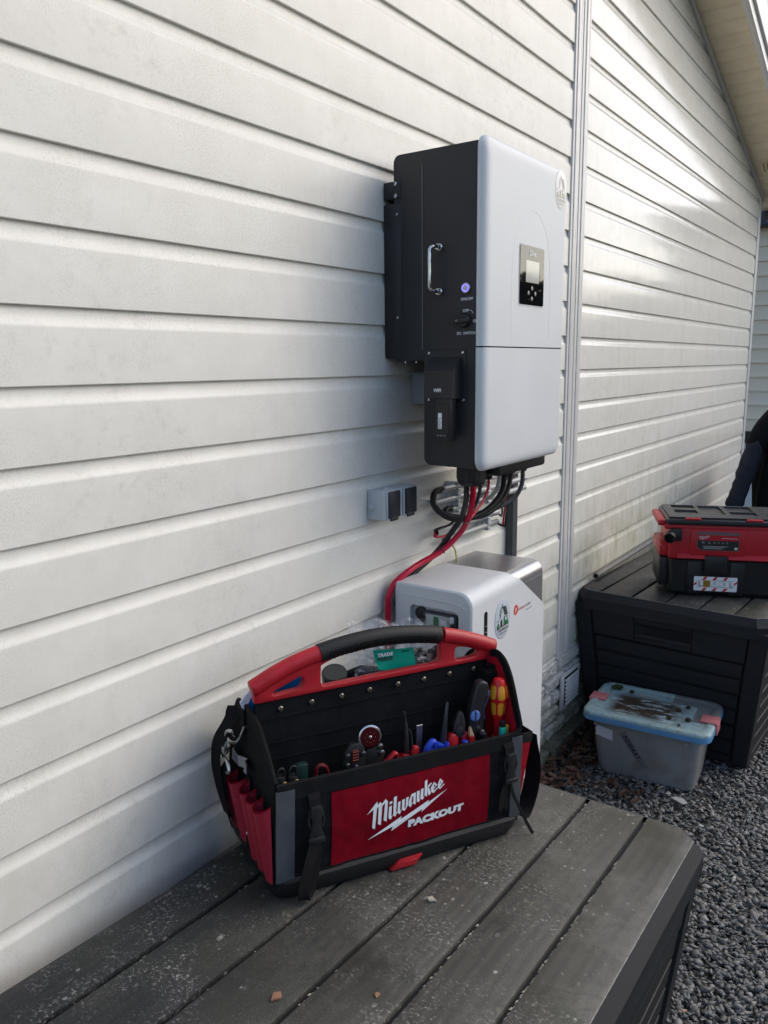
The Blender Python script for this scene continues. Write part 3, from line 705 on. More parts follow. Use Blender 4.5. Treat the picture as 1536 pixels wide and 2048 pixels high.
# display
DY0, DY1, DZ0, DZ1 = 1.741, 1.876, 1.641, 1.776
b = MB(); b.prism(rr(DY0-.003, DZ0-.003, DY1+.003, DZ1+.003, .007, 4), FX-.003, FX+.0005, 'x'); fr = b.obj('display_frame', M_lgr, inv)
b = MB(); b.prism(rr(DY0, DZ0, DY1, DZ1, .005, 4), FX-.002, FX+.0016, 'x', .0005, 1)
dsp = b.obj('display', mat('black_glass', (.006, .006, .007), .03, spec=.55), inv)
b = MB(); b.prism([(DY0+.032, 1.693), (DY1-.030, 1.693), (DY1-.030, 1.743), (DY0+.032, 1.743)], FX+.0017, FX+.0020, 'x'); b.obj('screen', mat('lcd_screen', (.40, .41, .38), .08, spec=.9), dsp)
b = MB(); b.text('Deye', (FX+.0021, DY0+.050, 1.755), (0, 1, 0), (0, 0, 1), .017, .0004); b.obj('brand_text', M_txt, dsp)
for (dy, z) in ((.048, 1.6685), (.086, 1.6685), (.067, 1.680), (.067, 1.656)):
    b = MB(); b.lathe([(.0052, 0), (.0052, .0006), (.004, .0009)], (FX+.0017, DY0+dy, z), (1, 0, 0), 16); b.obj('button', mat('button_grey', (.20, .20, .20), .35), dsp)
# round sticker with house drawing
def house_sticker(parent, cy, cz, x, w, h, pale=False, slope=0.):
    M_a = mat('sticker_white', (.82, .82, .78), .35) if pale else mat('sticker_clear', (.55, .60, .65), .22)
    k = mat('sticker_pale_olive', (.42, .42, .33), .5) if pale else M_tbk
    gr = mat('sticker_pale_green', (.50, .52, .38), .5) if pale else mat('sticker_green', (.03, .16, .06), .4)
    b = MB(); b.lathe([(1, 0), (1, .0004), (.985, .0006)], (0, 0, 0), (1, 0, 0), 48)
    # squash circle into an upright oval
    b.v = [(x+p[0], cy+p[1]*w/2, cz+p[2]*h/2) for p in b.v]; st = b.obj('sticker', M_a, parent, auto=80)
    def q(u, v, l=0.0008): return (x+l, cy+u*w/2, cz+v*h/2)
    def poly(bb, pts, l): bb.add([q(u, v, l) for u, v in pts], [tuple(range(len(pts)))])
    b = MB(); b.cur = 0
    poly(b, [(-.05, .60), (.42, .58), (.66, .10), (.22, .12)], .0008)
    poly(b, [(-.05, .62), (.0, .62), (-.34, .02), (-.42, .06)], .00084)
    poly(b, [(-.72, .02), (-.52, .02), (-.52, -.02), (-.60, -.02), (-.60, -.34), (-.64, -.34), (-.64, -.02), (-.72, -.02)], .0008)
    poly(b, [(-.78, -.36), (.78, -.36), (.78, -.40), (-.78, -.40)], .00092); poly(b, [(-.30, -.08), (-.12, .0), (-.04, -.10), (-.04, -.36), (-.30, -.36)], .0008)
    b.text('Thuisaccu', q(-.74, -.60, .0008), (0, 1, 0), (0, 0, 1), h*.135, h*.002, sx=w*.42/(h*.30))
    b.text('Systemen', q(-.48, -.76, .0008), (0, 1, 0), (0, 0, 1), h*.09, h*.0, sx=w*.42/(h*.29))
    b.cur = 1
    poly(b, [(.12, .08), (.62, .06), (.62, -.10), (.78, -.36), (.10, -.36)], .00086)
    poly(b, [(-.72, -.20), (-.5, -.14), (-.42, -.36), (-.78, -.36)], .0008)
    poly(b, [(-.06, .78), (-.14, .66), (-.36, .52), (-.44, .22), (-.36, .18), (-.26, .48), (-.06, .62), (.04, .66)], .0008)
    b.cur = 2
    for i in range(3):
        for j in range(2): 
            u0 = .06+i*.13+j*.12; v0 = .54-j*.20; poly(b, [(u0+.0, v0), (u0+.015, v0-.012), (u0+.10, v0-.175), (u0+.085, v0-.175)], .0010)
    poly(b, [(.30, .02), (.52, .02), (.52, -.14), (.30, -.14)], .0010)
    b.obj('sticker_print', [k, gr, M_a], st)
house_sticker(inv, IY+.397, 1.930, FX-.0002, .070, .092, True)
# side furniture
SY = IY-.0008
b = MB(); pts = smooth_path([(.153, SY+.004, 1.760), (.153, SY-.024, 1.760), (.148, SY-.034, 1.754), (.148, SY-.036, 1.74), (.148, SY-.036, 1.71), (.148, SY-.036, 1.685), (.148, SY-.034, 1.670), (.153, SY-.024, 1.664), (.153, SY+.004, 1.664)], 5)
b.tube(pts, .0042, 12)
for z in (1.760, 1.664): b.lathe([(.0085, 0), (.0085, .004), (.007, .006)], (.153, SY, z), (0, -1, 0), 20); b.lathe([(.006, .006), (.006, .013)], (.153, SY, z), (0, -1, 0), 20)
b.obj('handle', M_chr, inv)
b = MB(); b.lathe([(.0115, 0), (.0115, .003), (.010, .0045)], (.2205, SY, 1.668), (0, -1, 0), 28); pb = b.obj('power_button', M_stl, inv)
b = MB(); b.lathe([(.0055, .0047), (.0055, .0058), (.002, .0062)], (.2205, SY, 1.668), (0, -1, 0), 20); b.obj('button_cap', M_stl, pb)
b = MB(); n = 28
b.tube([(.2205+.0072*math.cos(6.2832*i/n), SY-.0049, 1.668+.0072*math.sin(6.2832*i/n)) for i in range(n)], .0010, 6, closed=True)
b.obj('light_ring', mat('blue_led', (.05, .05, .5), .3, emis=(.12, .10, 1., 2.2)), pb)
b = MB(); b.lathe([(.0155, 0), (.0155, .006), (.0135, .009), (.013, .0105)], (.2175, SY, 1.5985), (0, -1, 0), 28); sw = b.obj('rotary_switch', M_blk, inv)
b = MB(); b.prism([(.186, 1.5925), (.186, 1.6035), (.205, 1.6045), (.232, 1.603), (.232, 1.594), (.205, 1.5915)], SY-.020, SY-.0100, 'y', .002, 2); b.obj('switch_knob', M_blk, sw)
b = MB(); b.lathe([(.0018, .0205), (.001, .0215)], (.2075, SY, 1.598), (0, -1, 0), 12); b.obj('knob_screw', M_chr, sw)
b = MB(); k = (1, 0, 0); up = (0, 0, 1)
b.text('ON/OFF', (.2070, SY-.0003, 1.642), k, up, .0085, .00015, sx=1.0); b.text('OFF', (.2125, SY-.0003, 1.617), k, up, .0085, .00015); b.text('ON', (.2385, SY-.0003, 1.594), k, up, .0085, .00015, sx=.85)
b.text('DC  SWITCH', (.1975, SY-.0003, 1.5685), k, up, .0083, .00015, sx=.98)
b.tube([(.2285+.0*i, SY-.0003, 1.621) if i == 0 else (.2285+.010*math.sin(i*.26), SY-.0003, 1.621-.010*(1-math.cos(i*.26))) for i in range(6)], .0005, 5)
b.obj('printed_markings', M_txt, inv)
# wifi hood: wedge box with mounting flange
b = MB(); b.box((.117, SY-.002, 1.418), (.222, SY+.001, 1.536), .001, 1)
hood = [(.126, 1.5165), (.203, 1.5165), (.203, 1.4275), (.126, 1.4275)]
y0 = SY-.002
vs = [(.134, y0, 1.520), (.210, y0, 1.520), (.210, y0, 1.427), (.134, y0, 1.427), (.1405, y0-.046, 1.489), (.2145, y0-.046, 1.489), (.2145, y0-.046, 1.429), (.1405, y0-.046, 1.429)]
b.add(vs, [(0, 1, 5, 4), (4, 5, 6, 7), (1, 2, 6, 5), (3, 0, 4, 7), (2, 3, 7, 6)]); wf = b.obj('wifi_hood', M_blkm, inv)
b = MB(); b.text('WIFI', (.1665, y0-.0464, 1.4430), k, up, .0105, .0004, sx=.9); b.obj('wifi_text', M_txt, wf)
b = MB(); b.box((.167, y0-.044, 1.333), (.208, y0-.016, 1.431), .003, 3); b.box((.1695, y0-.0455, 1.338), (.2055, y0-.043, 1.417), .001, 1)
b.box((.172, y0-.0465, 1.3395), (.203, y0-.0452, 1.354), .001, 1); dg = b.obj('wifi_dongle', M_blk, inv)
b = MB(); b.box((.1775, y0-.0462, 1.361), (.1875, y0-.0456, 1.3965), .0001, 1); b.cur = 1
for i in range(7): b.box((.1792, y0-.04645, 1.3635+i*.0034), (.1855-(i % 3)*.0012, y0-.0463, 1.3645+i*.0034))
b.obj('serial_label', [M_txt, M_tbk], dg)
b = MB()
for i in range(3): b.box((.1755+i*.0085, y0-.0469, 1.3455), (.1805+i*.0085, y0-.0466, 1.3470))
b.obj('indicator_marks', mat('dim_print', (.3, .3, .32), .5), dg)
for (x, z) in ((.1265, 1.529), (.2150, 1.529), (.2170, 1.4235), (.126, 1.4235)):
    b = MB(); b.lathe([(.0036, 0), (.0034, .002), (.002, .0032)], (x, SY-.002, z), (0, -1, 0), 14); b.obj('hood_screw', M_chr, wf)
# wall bracket behind
b = MB(); b.box((.002, IY+.004, 1.518), (.046, IY+.42, 1.868), .0015, 1); b.box((.001, IY-.0008, 1.520), (.048, IY+.004, 1.866), .001, 1)
b.box((.002, IY-.002, 1.876), (.048, IY+.03, 1.914), .0015, 1); b.box((.002, IY+.02, 1.876), (.02, IY+.44, 1.914))
br = b.obj('wall_bracket', M_blkm, inv)
for (x, z, r) in ((.0365, 1.908, .0046), (.0365, 1.882, .0046), (.040, 1.842, .003), (.040, 1.612, .003)): 
    b = MB(); b.lathe([(r, 0), (r, .0025), (r*.7, .0035), (r*.68, .001)], (x, IY-.002, z), (0, -1, 0), 18); b.obj('bolt', M_chr, br)
# base tray with cable glands
b = MB(); b.box((.135, IY+.17, 1.228), (.222, IY+.45, 1.2695), .008, 3); b.obj('gland_tray', M_blk, inv)
def gland(x, y, z, r, h):
    b = MB()
    b.lathe([(r*.93, 0), (r*.93, -.008)], (x, y, z), (0, 0, 1), 24)
    b.lathe([(r*1.08, -.008), (r*1.1, -.010), (r*1.1, -h*.78), (r*.95, -h)], (x, y, z), (0, 0, 1), 6, smooth=False)
    b.lathe([(r*.99, -.009), (r*.99, -h*.9), (r*.8, -h-.003)], (x, y, z), (0, 0, 1), 18)
    return b.obj('cable_gland', M_blk, inv)
gland(.166, 1.702, 1.270, .034, .058); gland(.13, 1.792, 1.262, .014, .05); gland(.128, 1.862, 1.262, .0135, .058); gland(.15, 1.922, 1.2275, .0135, .022); gland(.13, 2.004, 1.2275, .013, .022); gland(.15, 2.036, 1.2275, .011, .018)
for x in (.055, .085): b = MB(); b.lathe([(.0022, 0), (.0022, .004)], (x, IY+.006, 1.5115), (0, 0, -1), 10); b.obj('case_screw', M_chr, inv)

# ================================================================== small boxes and pipes on the wall
jb = thing('junction_box', 'light grey junction box half hidden behind the black case of the inverter', 'junction box')
b = MB(); b.box((.001, 1.685, 1.405), (.062, 1.775, 1.486), .006, 3); b.obj('housing', M_mgr, jb)
b = MB(); b.box((.02, 1.6815, 1.412), (.066, 1.77, 1.480), .003, 2); b.lathe([(.016, 0), (.016, .003)], (.062, 1.682, 1.446), (0, -1, 0), 28); b.obj('lid', M_mgr, jb)
ol = thing('wall_socket', 'double outdoor wall socket with black flaps left of the pipes', 'wall socket')
b = MB(); b.box((.001, 1.4975, 1.141), (.049, 1.630, 1.211), .003, 2); b.obj('housing', M_lgr, ol)
b = MB(); b.box((.001, 1.4925, 1.1405), (.0515, 1.4972, 1.2125), .002, 2); b.box((.008, 1.4905, 1.150), (.0085, 1.4926, 1.20)); b.obj('end_cap', M_lgr, ol)
b = MB(); b.lathe([(.0075, 0), (.0075, .003), (.005, .005)], (.013, 1.4928, 1.170), (0, -1, 0), 20); b.obj('cable_entry_plug', M_lgr, ol)
for (ya, yb) in ((1.502, 1.5475), (1.5735, 1.6195)):
    b = MB(); b.box((.0492, ya-.004, 1.1415), (.0545, yb+.005, 1.2105), .0015, 2); f = b.obj('flap_frame', M_lgr, ol)
    b = MB(); b.box((.0520, ya, 1.145), (.0600, yb, 1.2085), .002, 2); b.box((.053, ya+.008, 1.1375), (.059, yb-.008, 1.147), .002, 2); b.obj('flap', mat('flap_dark', (.022, .028, .038), .42, var=.1), f)
b = MB(); b.lathe([(.006, 0), (.006, .004), (.003, .006)], (.028, 1.53, 1.210), (0, 0, 1), 12); b.obj('hinge_knob', M_lgr, ol)
# conduit pipes
M_pipe = mat('glossy_grey_pipe', (.36, .37, .37), .16, spec=.7, var=.08)
for (z, ya, yb, lb) in ((1.173, 1.775, 2.30, 'topmost short grey conduit pipe clipped to the wall under the inverter'), (1.1425, 1.745, 2.30, 'second grey conduit pipe from the top leading away from the wall socket'),
                        (1.113, 1.835, 2.30, 'third grey conduit pipe from the top with a black hose entering its end'), (1.062, 1.759, 2.112, 'upper of the two low grey conduit pipes with red and black wires'),
                        (1.033, 1.80, 2.112, 'lowest grey conduit pipe clipped to the wall')):
    b = MB(); n = 16; x0 = .031; r = .0088; ri = .0072
    vs = [(x0+q*math.cos(6.2832*k/n), y, z+q*math.sin(6.2832*k/n)) for (y, q) in ((yb, r), (ya, r), (ya, ri), (ya+.03, ri)) for k in range(n)]
    b.add(vs, [(i*n+k, i*n+(k+1) % n, (i+1)*n+(k+1) % n, (i+1)*n+k) for i in range(3) for k in range(n)] + [tuple(range(n))[::-1], tuple(3*n+k for k in range(n))], True)
    b.cur = 1
    tag(b.obj('conduit_pipe', M_pipe), lb, 'pipe', 'grey conduit pipes under the inverter')
def clip(y, z, lb):
    b = MB(); b.box((.001, y-.009, z-.0145), (.018, y+.009, z+.0145), .0015, 1)
    b.box((.018, y-.008, z+.009), (.041, y+.008, z+.0143), .0015, 2); b.box((.018, y-.008, z-.0143), (.041, y+.008, z-.009), .0015, 2)
    b.box((.037, y-.008, z+.004), (.042, y+.008, z+.0125), .0015, 1); b.box((.037, y-.008, z-.0125), (.042, y+.008, z-.004), .0015, 1)
    tag(b.obj('pipe_clip', M_lgr), lb, 'pipe clip', 'grey saddle clips holding the conduit pipes')
for y, w in ((1.866, 'nearer'), (2.045, 'farther')):
    for z, q in ((1.173, 'topmost'), (1.1425, 'second'), (1.113, 'third')): clip(y, z, f'grey plastic clip in the {w} column holding the {q} conduit pipe')
clip(2.045, 1.062, 'grey plastic clip holding the upper of the two low pipes'); clip(2.045, 1.033, 'grey plastic clip holding the lowest conduit pipe')
tr = thing('cable_trunking', 'dark grey square cable trunking standing on the wall behind the battery', 'cable trunking')
b = MB(); b.box((.001, 2.234, .880), (.022, 2.271, 1.55), .0012, 1); b.obj('duct', M_dgr, tr)
b = MB(); b.box((.0222, 2.2355, .880), (.0245, 2.2695, 1.55), .0008, 1); b.obj('cover', M_dgr, tr)

# ================================================================== cables
M_cr = mat('red_cable', (.52, .006, .035), .32, bump=.1); M_cb = mat('black_cable', (.010, .010, .011), .36); M_cg = mat('dark_grey_cable', (.045, .05, .055), .45)
M_clg = mat('light_grey_cable', (.42, .44, .44), .35); M_ye = mat('yellow_green_wire', (.32, .30, .05), .45)
def cable(name, pts, r, m, lb, cat='cable', corr=0., k=8, group=None):
    P = smooth_path(pts, k)
    if corr:
        L = [0.]
        for i in range(1, len(P)): L.append(L[-1]+(P[i]-P[i-1]).length)
        n = int(L[-1]/.0013); Q = []; j = 0
        for i in range(n+1):
            s = L[-1]*i/n
            while j < len(L)-2 and L[j+1] < s: j += 1
            Q.append(P[j].lerp(P[j+1], (s-L[j])/max(1e-9, L[j+1]-L[j])))
        b = MB(); b.tube(Q, [r*(1 if i % 3 else 1-corr) for i in range(len(Q))], 14)
    else: b = MB(); b.tube(P, r, 14)
    return tag(b.obj(name, m, recalc=False, auto=80), lb, cat, group)
cable('battery_cable', [(.163, 1.718, 1.26), (.16, 1.723, 1.202), (.158, 1.727, 1.178), (.145, 1.737, 1.133), (.125, 1.745, 1.092), (.1, 1.737, 1.057), (.075, 1.706, 1.026), (.05, 1.652, 1.005), (.04, 1.604, .99), (.026, 1.569, .968), (.020, 1.552, .94), (.018, 1.549, .905), (.018, 1.548, .70)], .0076, M_cr, 'thick red battery cable curving from the inverter down to the battery')
cable('battery_cable', [(.163, 1.684, 1.26), (.160, 1.690, 1.206), (.147, 1.711, 1.165), (.122, 1.733, 1.117), (.096, 1.734, 1.080), (.066, 1.728, 1.036), (.045, 1.704, 1.004), (.032, 1.664, .981), (.022, 1.628, .962), (.016, 1.600, .935), (.016, 1.59, .90)], .0072, M_cb, 'thick black battery cable running beside the red one')
cable('solar_wire', [(.13, 1.795, 1.24), (.13, 1.815, 1.187), (.13, 1.802, 1.155), (.133, 1.772, 1.130), (.134, 1.744, 1.112)], .0042, M_cr, 'thin red wire leaving the gland next to the big one')
cable('solar_wire', [(.137, 1.798, 1.24), (.137, 1.806, 1.19), (.136, 1.790, 1.15), (.132, 1.762, 1.122), (.126, 1.742, 1.10)], .0042, M_cb, 'thin black wire leaving the gland next to the big one')
cable('solar_wire', [(.126, 1.864, 1.225), (.12, 1.885, 1.183), (.12, 1.858, 1.146), (.128, 1.795, 1.122), (.128, 1.745, 1.098)], .0034, M_cr, 'thin red wire curving from the small gland behind the battery cables')
cable('corrugated_hose', [(.15, 1.92, 1.235), (.15, 1.915, 1.195), (.15, 1.905, 1.165), (.14, 1.882, 1.135), (.125, 1.849, 1.113), (.11, 1.816, 1.103), (.09, 1.788, 1.100), (.07, 1.76, 1.107), (.055, 1.734, 1.126), (.045, 1.722, 1.147), (.038, 1.735, 1.169), (.033, 1.765, 1.176), (.031, 1.80, 1.173)], .0084, M_cb, 'black corrugated hose looping left into the topmost conduit pipe', 'hose', .16)
cable('corrugated_hose', [(.13, 2.0, 1.235), (.13, 2.0, 1.202), (.13, 1.976, 1.153), (.12, 1.939, 1.116), (.1, 1.891, 1.094), (.075, 1.854, 1.092), (.055, 1.829, 1.096), (.043, 1.805, 1.103), (.036, 1.797, 1.112), (.032, 1.815, 1.118), (.031, 1.86, 1.113)], .0074, M_cb, 'black corrugated hose ending in the third conduit pipe', 'hose', .16)
cable('power_cable', [(.15, 2.035, 1.24), (.15, 2.033, 1.204), (.15, 2.027, 1.166), (.14, 2.006, 1.132), (.12, 1.967, 1.113), (.1, 1.934, 1.102), (.08, 1.908, 1.090), (.066, 1.863, 1.086)], .0062, M_cg, 'smooth dark grey cable hanging in an arc right of the corrugated hoses')
cable('data_cable', [(.12, 1.95, 1.24), (.12, 1.948, 1.2), (.11, 1.957, 1.167), (.08, 1.988, 1.137), (.05, 2.013, 1.12), (.03, 2.03, 1.113)], .0060, M_clg, 'light grey cable bending behind the corrugated hoses')
cable('socket_cable', [(.04, 1.628, 1.180), (.038, 1.655, 1.172), (.034, 1.69, 1.158), (.030, 1.728, 1.150), (.031, 1.745, 1.1425), (.031, 1.80, 1.1425)], .0042, M_clg, 'short grey cable from the wall socket into the second conduit pipe')
for j, (m, dx, lb) in enumerate(((M_cr, 0, 'thin red wire looping into the right ends of the low conduit pipes'), (M_cb, .008, 'thin black wire looping into the right ends of the low conduit pipes'))):
    cable('loop_wire', [(.10+dx, 2.0, 1.15), (.09+dx, 2.049, 1.132), (.07+dx, 2.088, 1.086), (.05+dx, 2.118, 1.045), (.045+dx, 2.124, 1.020), (.037+dx*.4, 2.115, 1.024), (.031+dx*.3, 2.100, 1.033)], .0030, m, lb)
cable('loop_wire', [(.07, 2.060, 1.11), (.055, 2.098, 1.07), (.042, 2.118, 1.050), (.036, 2.116, 1.055), (.031, 2.100, 1.062)], .0028, M_cb, 'short black wire bending into the upper low conduit pipe')
cable('pv_wire', [(.031, 1.775, 1.064), (.031, 1.755, 1.066), (.04, 1.738, 1.074), (.05, 1.742, 1.079), (.06, 1.772, 1.083), (.08, 1.782, 1.099), (.095, 1.80, 1.106)], .0032, M_cb, 'thin black wire leaving the left end of the upper low conduit pipe')
cable('pv_wire', [(.031, 1.775, 1.060), (.031, 1.755, 1.059), (.042, 1.733, 1.058), (.05, 1.748, 1.055), (.06, 1.773, 1.060), (.08, 1.782, 1.085), (.095, 1.80, 1.10)], .0032, M_cr, 'thin red wire leaving the left end of the upper low conduit pipe')
cable('earth_wire', [(.001, 1.896, .998), (.012, 1.893, .985), (.03, 1.868, .975), (.045, 1.845, .966), (.05, 1.840, .96)], .0022, M_ye, 'yellow green earth wire from the wall to the battery top')
cable('earth_wire', [(.001, 1.925, 1.178), (.006, 1.915, 1.172), (.003, 1.902, 1.166)], .0020, M_ye, 'tiny yellow green wire sticking out beside the topmost pipe clip')
for (c0, ax, lb) in (((.130, 1.737, 1.108), (-.35, .1, -.95), 'upper black cable tie round the battery cables'), ((.074, 1.716, 1.031), (-.6, -.6, -.55), 'lower black cable tie round the battery cables')):
    ax = Vector(ax).normalized(); e1 = Vector((0, 1, 0)); e1 = (e1-ax*e1.dot(ax)).normalized(); e2 = ax.cross(e1)
    b = MB(); P = [Vector(c0)+e1*.017*math.cos(6.2832*i/24)+e2*.0125*math.sin(6.2832*i/24) for i in range(24)]; b.tube(P, .0015, 6, closed=True)
    b.box([c0[i]-.003 for i in range(3)], [c0[i]+.003 for i in range(3)], .001, 1, Matrix.Translation(e1*.011)); tag(b.obj('cable_tie', M_cb, recalc=False), lb, 'cable tie')

# ================================================================== BATTERY
bat = thing('home_battery', 'white floor standing home battery with a silver grille edge under the inverter', 'battery')
YB = 1.563; XB = .247; ZT = .974
b = MB()
# white shell: outline in x-z, cut off diagonally at the far top corner
out = [(.028, .045)] + [(XB, .045)] + arc(XB-.036, ZT-.036, .036, 0, 90, 8) + arc(.036, ZT-.008, .008, 90, 180, 3); n = len(out)
def yend(x, z):   # far end of the shell
    t = (z-.845)/(.974-.845)
    return YB+.417 - max(0, min(1, t))*.19 - 0*x
lay = [[(p[0]+(.004 if p[0] < .1 else -.004), YB, p[1]-(.004 if p[1] > .5 else 0)) for p in out], [(p[0], YB+.0045, p[1]) for p in out]]
zs = sorted(set([.845]))
o2 = [(.028, .045), (XB, .045), (XB, .845)] + out[2:] if False else out
b.add(lay[0]+lay[1], [(k, (k+1) % n, n+(k+1) % n, n+k) for k in range(n)], True)
# extrude to the cut: insert extra points so the cut edge is straight
out2 = []
for i, p in enumerate(out):
    out2.append(p); q = out[(i+1) % n]
    if abs(p[0]-q[0]) < 1e-6 and (p[1]-.845)*(q[1]-.845) < 0: out2.append((p[0], .845))
    elif (p[1]-.845)*(q[1]-.845) < 0: out2.append((p[0]+(q[0]-p[0])*(.845-p[1])/(q[1]-p[1]), .845))
m = len(out2)
b.add([(p[0], YB+.0045, p[1]) for p in out2] + [(p[0], yend(*p), p[1]) for p in out2], [(k, (k+1) % m, m+(k+1) % m, m+k) for k in range(m)], True)
sh = b.obj('shell', M_wht, bat, auto=50)
# near side with recessed breaker bay
b = MB(); yf = YB
rx0, rx1, rz0, rz1 = .074, .212, .60, .924
o = [(p[0]+(.004 if p[0] < .1 else -.004), p[1]-(.004 if p[1] > .5 else 0)) for p in out]
outer = [(.032, .045), (XB-.004, .045), (XB-.004, ZT-.042), (.211, ZT-.004), (.032, ZT-.008)]
bm = bmesh.new()
ov = [bm.verts.new((p[0], yf, p[1])) for p in o]; hole = rr(rx0, rz0, rx1, rz1, .014, 5); hv = [bm.verts.new((p[0], yf, p[1])) for p in hole]
ed = [bm.edges.new((L[i], L[(i+1) % len(L)])) for L in (ov, hv) for i in range(len(L))]
bmesh.ops.triangle_fill(bm, use_beauty=True, use_dissolve=False, edges=ed)
b.bm(bm); nh = len(hole)
b.add([(p[0], yf, p[1]) for p in hole] + [(rx0+(p[0]-rx0)*.985+.001, yf+.018, rz0+(p[1]-rz0)*.99+.001) for p in hole], [(k, (k+1) % nh, nh+(k+1) % nh, nh+k) for k in range(nh)] + [tuple(nh+k for k in range(nh))], True)
b.tube(smooth_path([(.050, yf-.0004, .947), (.10, yf-.0004, .946), (.195, yf-.0004, .944), (.222, yf-.0004, .938), (.231, yf-.0004, .918), (.232, yf-.0004, .80)], 4), .0016, 6)
sd_ = b.obj('side_panel', M_wht, bat, auto=50)
bk = MB(); bk.box((.112, yf-.002, .855), (.205, yf+.017, .913), .005, 2); bay = bk.obj('breaker_box', M_dgr, bat)
bk = MB(); bk.box((.122, yf-.006, .860), (.193, yf-.0015, .909), .003, 2); bk.obj('window', mat('smoked_clear', (.35, .40, .38), .12, spec=.8), bay)
bk = MB(); bk.box((.146, yf-.0075, .850), (.160, yf-.0055, .906), .001, 1); bk.obj('green_strip', mat('pcb_green', (.03, .16, .06), .4), bay)
bk = MB(); bk.box((.166, yf-.0075, .868), (.184, yf-.0058, .900), .001, 1); bk.cur = 1; bk.box((.169, yf-.0079, .884), (.181, yf-.0076, .886)); bk.box((.169, yf-.0079, .876), (.178, yf-.0076, .878)); bk.obj('rating_plate', [M_lgr, M_tbk], bay)
for (x, z) in ((.1975, .883), (.197, .904)): bk = MB(); bk.box((x-.005, yf-.011, z-.008), (x+.005, yf-.002, z+.008), .002, 1); bk.obj('latch', M_blk if z < .9 else M_lgr, bay)
bk = MB(); bk.lathe([(.0165, -.001), (.0165, .004), (.013, .006)], (.098, yf+.016, .9005), (0, -1, 0), 22); bk.lathe([(.007, 0), (.007, .009)], (.116, yf, .893), (0, -1, 0), 14); bk.obj('cable_plug', M_blk, bat)
bk = MB(); bk.text('OFF', (.137, yf+.0172, .812), (1, 0, 0), (0, 0, 1), .008, .0002); bk.box((.152, yf+.0172, .8142), (.175, yf+.0174, .8152)); bk.obj('off_marking', M_tbk, bat)
# silver far edge with grille
M_silv = mat('silver_paint', (.42, .42, .43), .25, .75, var=.05)
b = MB(); xs2 = XB-.007; zt2 = ZT-.006
o3 = [(.030, .80), (xs2, .80)] + arc(xs2-.032, zt2-.032, .032, 0, 90, 8) + [(.030, zt2)]; n3 = len(o3)
def ys(x, z): return YB + .20
b.add([(p[0], YB+.222, p[1]) for p in o3] + [(p[0], YB+.418, p[1]) for p in o3], [(k, (k+1) % n3, n3+(k+1) % n3, n3+k) for k in range(n3)] + [tuple(range(n3))[::-1], tuple(n3+k for k in range(n3))], True)
sv = b.obj('silver_cap', M_silv, bat, auto=40)
b = MB()
for i in range(22): 
    z = .836+i*.0044
    b.box((xs2-.001, YB+.224+0, z), (xs2+.0015, YB+.4175, z+.0022))
b.obj('grille', mat('grille_dark', (.10, .105, .11), .5), sv)
# indicator bar
b = MB(); zl, zh = .79, .915; b.prism([(y, z) for y, z in rr(YB+.063, zl, YB+.079, zh, .0078, 5)], XB, XB+.0012, 'x', .0005, 1); ib = b.obj('indicator_bar', mat('indicator_black', (.01, .014, .012), .15, spec=.7), bat)
for k, z in enumerate((.877, .862, .846, .83)):
    b = MB(); b.lathe([(.0016, 0), (.0014, .0005)], (XB+.0012, YB+.071, z), (1, 0, 0), 12); b.obj('indicator_light', mat('led_white', (.6, .7, .6), .3) if k < 2 else mat('led_green', (.1, .6, .1), .3, emis=(.1, 1, .1, .8)), ib)
house_sticker(bat, YB+.161, .872, XB+.0004, .084, .104)
b = MB(); b.lathe([(1, 0), (1, .0005)], (0, 0, 0), (1, 0, 0), 24); b.v = [(XB+.0003+p[0], YB+.238+p[1]*.0125, .874+p[2]*.0135) for p in b.v]
b.cur = 1; b.text('F', (XB+.0010, YB+.2325, .8665), (0, 1, 0), (0, 0, 1), .019, .0004); b.cur = 0; b.text('elicity', (XB+.0006, YB+.252, .868), (0, 1, 0), (0, 0, 1), .0125, sx=1.3)
b.cur = 2; b.text('solar', (XB+.0006, YB+.296, .868), (0, 1, 0), (0, 0, 1), .0125, sx=1.3); b.text('R', (XB+.0006, YB+.336, .878), (0, 1, 0), (0, 0, 1), .004); b.box((XB, YB+.30, .8575), (XB+.0006, YB+.337, .8588))
b.obj('brand_marking', [mat('orange_print', (.62, .08, .03), .4), M_wht, mat('grey_print', (.10, .10, .11), .5)], bat)
for y in (YB+.05, YB+.36): b = MB(); b.box((.05, y, -.01), (.22, y+.03, .045), .004, 1); b.obj('foot', M_blk, bat)

